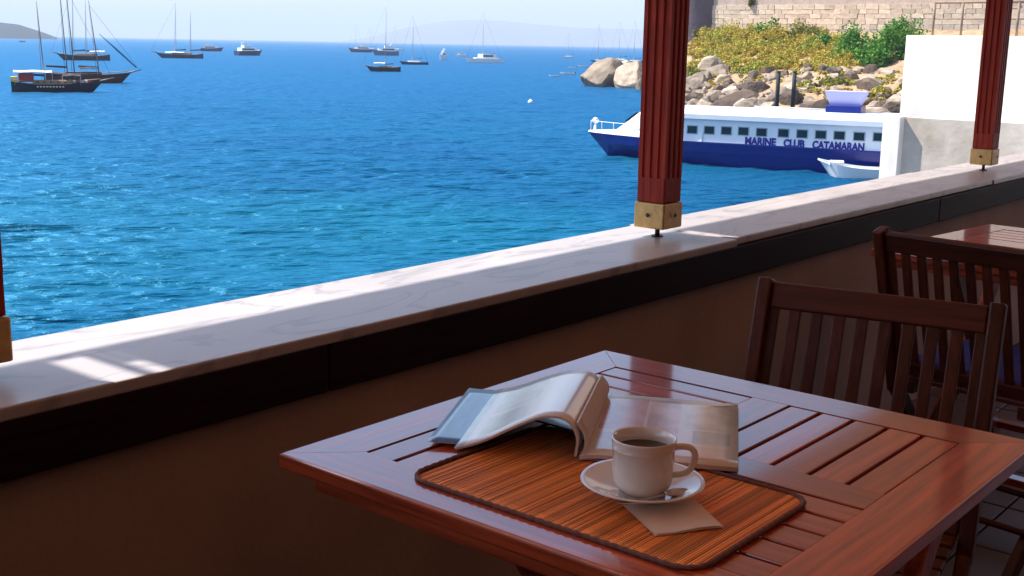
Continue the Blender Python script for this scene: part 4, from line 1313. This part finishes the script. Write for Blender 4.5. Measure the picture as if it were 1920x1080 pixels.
# vary colour strip by strip
me = b.mesh('bamboo_strips')
nt = bamboo.node_tree
gi = nt.nodes.new('ShaderNodeNewGeometry'); hs = nt.nodes.new('ShaderNodeHueSaturation'); mr_ = nt.nodes.new('ShaderNodeMapRange')
mr_.inputs['To Min'].default_value = 0.55; mr_.inputs['To Max'].default_value = 1.25
nt.links.new(gi.outputs['Random Per Island'], mr_.inputs[0]); nt.links.new(mr_.outputs[0], hs.inputs['Value'])
bb = nt.nodes['Principled BSDF']; nt.links.new(bb.inputs['Base Color'].links[0].from_socket, hs.inputs['Color']); nt.links.new(hs.outputs[0], bb.inputs['Base Color'])
o = obj('bamboo_strips', me, bamboo, mat_root); o['kind'] = 'stuff'
pts = []
for (cx, cy, a0) in ((MX - MR, MY - MR, 0), (-MX + MR, MY - MR, 90), (-MX + MR, -MY + MR, 180), (MX - MR, -MY + MR, 270)):
    for a in range(0, 91, 15):
        pts.append((cx + MR * math.cos(R(a0 + a)), cy + MR * math.sin(R(a0 + a)), 0.0026))
pts.append(pts[0])
b = MB()
bind = []
dense = []
for p, q in zip(pts[:-1], pts[1:]):
    p, q = Vector(p), Vector(q); n = max(1, int((q - p).length / 0.004))
    dense += [p.lerp(q, k / n) for k in range(n)]
dense.append(dense[0].copy())
b.tube(dense, [0.0032 + 0.0006 * math.sin(i * 1.9) for i in range(len(dense))], 8, caps=False)
b.build('cloth_binding', mat('binding_cloth', (0.12, 0.055, 0.05), 0.95, (0.2, 0.09, 0.075), 120, bump=0.4, bdist=0.001), mat_root)

# ------------------------------------------------------------------ napkin, saucer, cup, spoon
ZM = ZT + 0.0026
paper = mat('napkin_paper', (0.74, 0.60, 0.50), 0.9, (0.80, 0.67, 0.57), 30, bump=0.15, bdist=0.001)
c0 = [on_z(1168, 948, ZM), on_z(1228, 1006, ZM), on_z(1358, 991, ZM), on_z(1302, 936, ZM)]
cen = sum(c0) / 4
nap = empty('paper_napkin', (cen[0], cen[1], ZM), 0, 'folded cream paper napkin sticking out under the saucer', 'napkin')
for lay in range(3):
    vs = []; fs = []
    for i in range(7):
        for j in range(7):
            u, v = i / 6, j / 6
            p = c0[0] * (1 - u) * (1 - v) + c0[1] * u * (1 - v) + c0[2] * u * v + c0[3] * (1 - u) * v - cen
            curl = 0.0022 * max(0, u - 0.5) * (0.4 + v) + 0.0006 * math.sin(7 * v + 3 * u)
            f = 1 - 0.02 * lay
            vs.append((p[0] * f, p[1] * f, 0.0004 + lay * 0.0006 + curl * (1 + lay * 0.2)))
    for i in range(6):
        for j in range(6): fs.append((i * 7 + j, (i + 1) * 7 + j, (i + 1) * 7 + j + 1, i * 7 + j + 1))
    b = MB(); b.add(vs, fs, True); b.build('paper_layer', paper, nap)

glaze = mat('white_glaze', (0.80, 0.76, 0.72), 0.12, (0.77, 0.73, 0.69), 20, spec=0.6, coat=0.6, coat_rough=0.05)
ZSAU = ZM + 0.0028
pc = (on_z(1094, 896, ZSAU + 0.017) + on_z(1316, 908, ZSAU + 0.017)) / 2
sau = empty('saucer', (pc[0], pc[1], ZSAU), 0, 'white saucer under the coffee cup', 'saucer')
SP = [(0.0, 0.003), (0.024, 0.003), (0.026, 0.0), (0.030, 0.0), (0.032, 0.003), (0.045, 0.006), (0.060, 0.0115), (0.0715, 0.0165), (0.0765, 0.0185), (0.0772, 0.0198), (0.0760, 0.0206),
      (0.070, 0.0190), (0.058, 0.0140), (0.045, 0.0090), (0.033, 0.0066), (0.0315, 0.0058), (0.0, 0.0056)]
b = MB(); b.lathe(SP, (0, 0, 0), 72); b.build('dish', glaze, sau)
cup = empty('coffee_cup', (pc[0], pc[1], ZSAU + 0.0058), 0, 'white straight sided coffee cup half full of black coffee', 'cup')
CPF = [(0.0, 0.004), (0.022, 0.004), (0.024, 0.0), (0.027, 0.0), (0.029, 0.003), (0.0345, 0.008), (0.0365, 0.014), (0.0378, 0.030), (0.0386, 0.0545), (0.0392, 0.0548), (0.0394, 0.0562), (0.0388, 0.0572),
       (0.0400, 0.0660), (0.0402, 0.0682), (0.0392, 0.0692), (0.0374, 0.0680), (0.0366, 0.055), (0.0356, 0.030), (0.034, 0.014), (0.027, 0.0075), (0.0, 0.0065)]
b = MB(); b.lathe(CPF, (0, 0, 0), 72); b.build('body', glaze, cup)
b = MB(); b.lathe([(0.0, 0.0530), (0.0366, 0.0530)], (0, 0, 0), 48)
b.build('coffee', mat('black_coffee', (0.012, 0.004, 0.002), 0.06, spec=0.5), cup)
hd = Vector((_rt[0], _rt[1], 0)).normalized(); hd = Matrix.Rotation(R(-4), 3, 'Z') @ hd
prof = [(0.0385, 0.0575), (0.047, 0.0585), (0.057, 0.0575), (0.0625, 0.0525), (0.0632, 0.044), (0.061, 0.034), (0.056, 0.0265), (0.048, 0.0225), (0.0365, 0.021)]
# smooth the handle path
def chaikin(p, n=2):
    for _ in range(n):
        q = [p[0]]
        for a, c in zip(p[:-1], p[1:]):
            a, c = Vector(a), Vector(c); q += [a.lerp(c, .25), a.lerp(c, .75)]
        q.append(p[-1]); p = q
    return p
hp = chaikin([Vector((hd.x * r, hd.y * r, z)) for r, z in prof])
b = MB(); b.tube(hp, 0.0042, 12); b.build('handle', glaze, cup)
# teaspoon lying in the saucer on the right
fwd2 = Vector((_fw[0], _fw[1], 0)).normalized(); rt2 = Vector((_rt[0], _rt[1], 0)).normalized()
sp0 = Vector((pc[0], pc[1], ZSAU)) + rt2 * 0.040 - fwd2 * 0.026
spo = empty('teaspoon', tuple(sp0 + Vector((0, 0, 0.0125))), math.atan2(rt2.y, rt2.x) + R(28), 'small steel teaspoon lying in the saucer, bowl to the right', 'spoon')
vs = []; fs = []
nu, nv = 14, 8
for i in range(nu):
    a = 2 * math.pi * i / nu
    for j in range(nv + 1):
        r = j / nv
        vs.append((0.018 * r * math.cos(a), 0.0115 * r * math.sin(a), -0.0050 * (1 - r * r) + 0.0015))
for i in range(nu):
    for j in range(nv):
        i2 = (i + 1) % nu
        fs.append((i * (nv + 1) + j, i2 * (nv + 1) + j, i2 * (nv + 1) + j + 1, i * (nv + 1) + j + 1))
n0 = len(vs)
vs += [(p[0], p[1], p[2] - 0.0008) for p in vs]; fs += [tuple(k + n0 for k in f[::-1]) for f in fs]
b = MB(); b.add(vs, fs, True); b.build('bowl', steel, spo, fix=False)
b = MB()
hpts = [(-0.0175, 0, 0.0012), (-0.035, -0.003, 0.003), (-0.06, -0.006, 0.0005), (-0.088, -0.004, 0.004)]
for k, (p, q) in enumerate(zip(hpts[:-1], hpts[1:])):
    b.bar(p, q, (0.004, 0.0045, 0.006)[k], 0.0014)
b.build('stem', steel, spo)

# ------------------------------------------------------------------ magazine
mag_z = ZM + 0.001
P0 = on_z(1080, 857, ZT + 0.008); Pbr = on_z(1383, 884, ZT + 0.006)
ur = Vector(Pbr - P0); ur.z = 0; pw = ur.length; ur.normalize()        # across the page to the right
uf = Vector((-ur.y, ur.x, 0))                                          # along the spine, away from us
if uf.dot(Vector((_fw[0], _fw[1], 0))) < 0: uf = -uf
PH = 0.288
mag = empty('magazine', (P0[0], P0[1], ZT + 0.0055), math.atan2(ur.y, ur.x), 'open glossy magazine with its left pages arched up, behind the cup', 'magazine')
# local: x right across the page, y along the spine away from us
def page_material(name, kind):
    m = bpy.data.materials.new(name); m.use_nodes = True
    nt = m.node_tree; N = nt.nodes; L = nt.links; bs = N['Principled BSDF']
    bs.inputs['Roughness'].default_value = 0.3; bs.inputs['Coat Weight'].default_value = 1.0; bs.inputs['Coat Roughness'].default_value = 0.2; bs.inputs['Coat IOR'].default_value = 1.75
    uv = N.new('ShaderNodeUVMap'); sx = N.new('ShaderNodeSeparateXYZ'); L.new(uv.outputs[0], sx.inputs[0])
    cur = None
    def rect(prev, x0, x1, y0, y1, col, noise=0.0):
        def cmp(sock, v, op):
            q = N.new('ShaderNodeMath'); q.operation = op; L.new(sock, q.inputs[0]); q.inputs[1].default_value = v; return q.outputs[0]
        a = cmp(sx.outputs[0], x0, 'GREATER_THAN'); c = cmp(sx.outputs[0], x1, 'LESS_THAN')
        d = cmp(sx.outputs[1], y0, 'GREATER_THAN'); e = cmp(sx.outputs[1], y1, 'LESS_THAN')
        def mul(p, q):
            z = N.new('ShaderNodeMath'); z.operation = 'MULTIPLY'; L.new(p, z.inputs[0]); L.new(q, z.inputs[1]); return z.outputs[0]
        f = mul(mul(a, c), mul(d, e))
        if noise:
            nz = N.new('ShaderNodeTexNoise'); nz.inputs['Scale'].default_value = noise; nz.inputs['Detail'].default_value = 3; L.new(uv.outputs[0], nz.inputs['Vector'])
            rp = N.new('ShaderNodeValToRGB'); rp.color_ramp.elements[0].position = 0.38; rp.color_ramp.elements[1].position = 0.62
            rp.color_ramp.elements[0].color = tuple(k * 0.8 for k in col[:3]) + (1,); rp.color_ramp.elements[1].color = tuple(min(0.9, k * 1.2) for k in col[:3]) + (1,)
            L.new(nz.outputs['Fac'], rp.inputs[0])
        mx = N.new('ShaderNodeMix'); mx.data_type = 'RGBA'
        L.new(f, mx.inputs['Factor'])
        if prev is None: mx.inputs['A'].default_value = (0.84, 0.85, 0.87, 1)
        else: L.new(prev, mx.inputs['A'])
        if noise: L.new(rp.outputs[0], mx.inputs['B'])
        else: mx.inputs['B'].default_value = tuple(col) + (1,)
        return mx.outputs['Result']
    if kind == 'right':
        spec = [(0.06, 0.36, 0.40, 0.95, (0.66, 0.50, 0.58), 5), (0.38, 0.60, 0.42, 0.95, (0.72, 0.60, 0.66), 6), (0.64, 0.96, 0.50, 0.95, (0.70, 0.74, 0.84), 5), (0.70, 0.95, 0.28, 0.48, (0.50, 0.62, 0.78), 4), (0.5, 0.94, 0.06, 0.24, (0.80, 0.66, 0.66), 4), (0.08, 0.45, 0.08, 0.34, (0.60, 0.68, 0.84), 5)]
    elif kind == 'left':
        spec = [(0.0, 0.06, 0.0, 1.0, (0.50, 0.66, 0.82), 3), (0.12, 0.46, 0.48, 0.92, (0.62, 0.74, 0.80), 4), (0.12, 0.44, 0.08, 0.42, (0.62, 0.74, 0.82), 4)]
    else:
        spec = [(0.0, 1.0, 0.0, 1.0, (0.05, 0.22, 0.48), 5)]
    for s in spec: cur = rect(cur, s[0], s[1], s[2], s[3], s[4], s[5])
    L.new(cur, bs.inputs['Base Color'])
    return m
page_r = page_material('printed_page_right', 'right'); page_l = page_material('printed_page_left', 'left'); page_b = page_material('printed_page_blue', 'blue')
edge_m = mat('page_edges', (0.68, 0.58, 0.52), 0.85, (0.50, 0.40, 0.36), 400, stretch=(0.2, 0.2, 6))
cover_m = mat('magazine_cover', (0.04, 0.06, 0.12), 0.3, coat=0.4)

def sheet(prof, y0, y1, thick, name, m, parent, uvflip=False, ny=10, m_edge=None, shear=0.0, lift=None):
    """a bundle of pages swept along the spine: prof = (x, z) points"""
    me = bpy.data.meshes.new(name)
    n = len(prof)
    acc = [0.0]
    for a, c in zip(prof[:-1], prof[1:]): acc.append(acc[-1] + math.hypot(c[0] - a[0], c[1] - a[1]))
    nrm = []
    for i in range(n):
        a = prof[max(i - 1, 0)]; c = prof[min(i + 1, n - 1)]
        t = Vector((c[0] - a[0], 0, c[1] - a[1])).normalized(); nn = Vector((-t.z, 0, t.x))
        nrm.append(nn if nn.z >= -0.2 else nn)
    vs = []; uvs = []
    for j in range(ny + 1):
        v = j / ny; y = y0 + (y1 - y0) * v
        for i in range(n):
            k = 1.0 if lift is None else 1 + lift * v
            vs.append((prof[i][0] + shear * v * acc[i] / acc[-1], y, prof[i][1] * k)); uvs.append((acc[i] / acc[-1], v))
    m0 = len(vs)
    for j in range(ny + 1):
        v = j / ny
        for i in range(n):
            p = vs[j * n + i]; vs.append((p[0] - nrm[i].x * thick, p[1], p[2] - nrm[i].z * thick)); uvs.append((acc[i] / acc[-1], v))
    fs = []; mi = []
    for j in range(ny):
        for i in range(n - 1):
            fs.append((j * n + i, j * n + i + 1, (j + 1) * n + i + 1, (j + 1) * n + i)); mi.append(0)
            q = (m0 + j * n + i, m0 + (j + 1) * n + i, m0 + (j + 1) * n + i + 1, m0 + j * n + i + 1); fs.append(q); mi.append(1)
    for i in range(n - 1):
        fs.append((i, m0 + i, m0 + i + 1, i + 1)); mi.append(2)
        e = ny * n; fs.append((e + i, e + i + 1, m0 + e + i + 1, m0 + e + i)); mi.append(2)
    for j in range(ny):
        fs.append((j * n, (j + 1) * n, m0 + (j + 1) * n, m0 + j * n)); mi.append(2)
        e = n - 1; fs.append((j * n + e, m0 + j * n + e, m0 + (j + 1) * n + e, (j + 1) * n + e)); mi.append(2)
    me.from_pydata(vs, [], fs)
    me.materials.append(m); me.materials.append(cover_m if 'cover' in name or 'left' in name else edge_m); me.materials.append(m_edge or edge_m)
    me.polygons.foreach_set('material_index', mi)
    me.polygons.foreach_set('use_smooth', [k < 2 for k in mi])
    ul = me.uv_layers.new()
    for p in me.polygons:
        for li in p.loop_indices:
            ul.data[li].uv = uvs[me.loops[li].vertex_index]
    me.update()
    bm = bmesh.new(); bm.from_mesh(me); bmesh.ops.recalc_face_normals(bm, faces=bm.faces); bm.to_mesh(me); bm.free()
    return obj(name, me, None, parent)
# right half: thick block lying flat, slightly hollow near the spine
sheet([(0.004, 0.004), (0.012, 0.0068), (0.03, 0.0082), (0.07, 0.0078), (0.14, 0.0066), (pw, 0.0058)], 0.0, PH, 0.0055, 'right_pages', page_r, mag)
sheet([(0.002, 0.0008), (0.1, 0.0006), (pw + 0.001, 0.0006)], 0.0, PH, 0.0006, 'cover_right', cover_m, mag)
# left half: a bundle that rises steeply from the spine, arches and falls to the table
arch = chaikin([Vector((0.0, 0.003)).to_3d(), Vector((0.004, 0.030)).to_3d(), Vector((-0.010, 0.056)).to_3d(), Vector((-0.045, 0.059)).to_3d(), Vector((-0.085, 0.040)).to_3d(), Vector((-0.130, 0.014)).to_3d(), Vector((-0.168, 0.0015)).to_3d()], 3)
arch = [(p.x, p.y) for p in arch]
sheet(list(reversed(arch)), 0.0, PH, 0.003, 'left_pages', page_l, mag, lift=-0.25)
inner = [(0.010, 0.004), (0.0155, 0.020), (0.0130, 0.036), (0.002, 0.052)]
inner = [(p.x, p.y) for p in chaikin([Vector(p).to_3d() for p in inner], 2)]
sheet(list(reversed(inner)), 0.002, PH - 0.004, 0.004, 'turned_pages', edge_m, mag, lift=-0.25)
# loose blue leaf lying flat under the arch to the left
flat = [(-0.212, 0.0012), (-0.20, 0.0008), (-0.18, 0.0006), (-0.165, 0.0006), (-0.15, 0.0008)]
sheet(flat, 0.02, PH, 0.0005, 'blue_leaf', page_b, mag)

# ================================================================== AIR
hz = bpy.data.materials.new('sea_haze'); hz.use_nodes = True
nt = hz.node_tree
nt.nodes.remove(nt.nodes['Principled BSDF'])
pv = nt.nodes.new('ShaderNodeVolumePrincipled')
pv.inputs['Color'].default_value = (0.66, 0.79, 1.0, 1)
pv.inputs['Density'].default_value = 0.00019
nt.links.new(pv.outputs[0], nt.nodes['Material Output'].inputs['Volume'])
b = MB(); b.box((0, 0, 145), (30000, 30000, 310)); o = b.build('haze', hz)
prop(o, None, None, None, 'stuff')
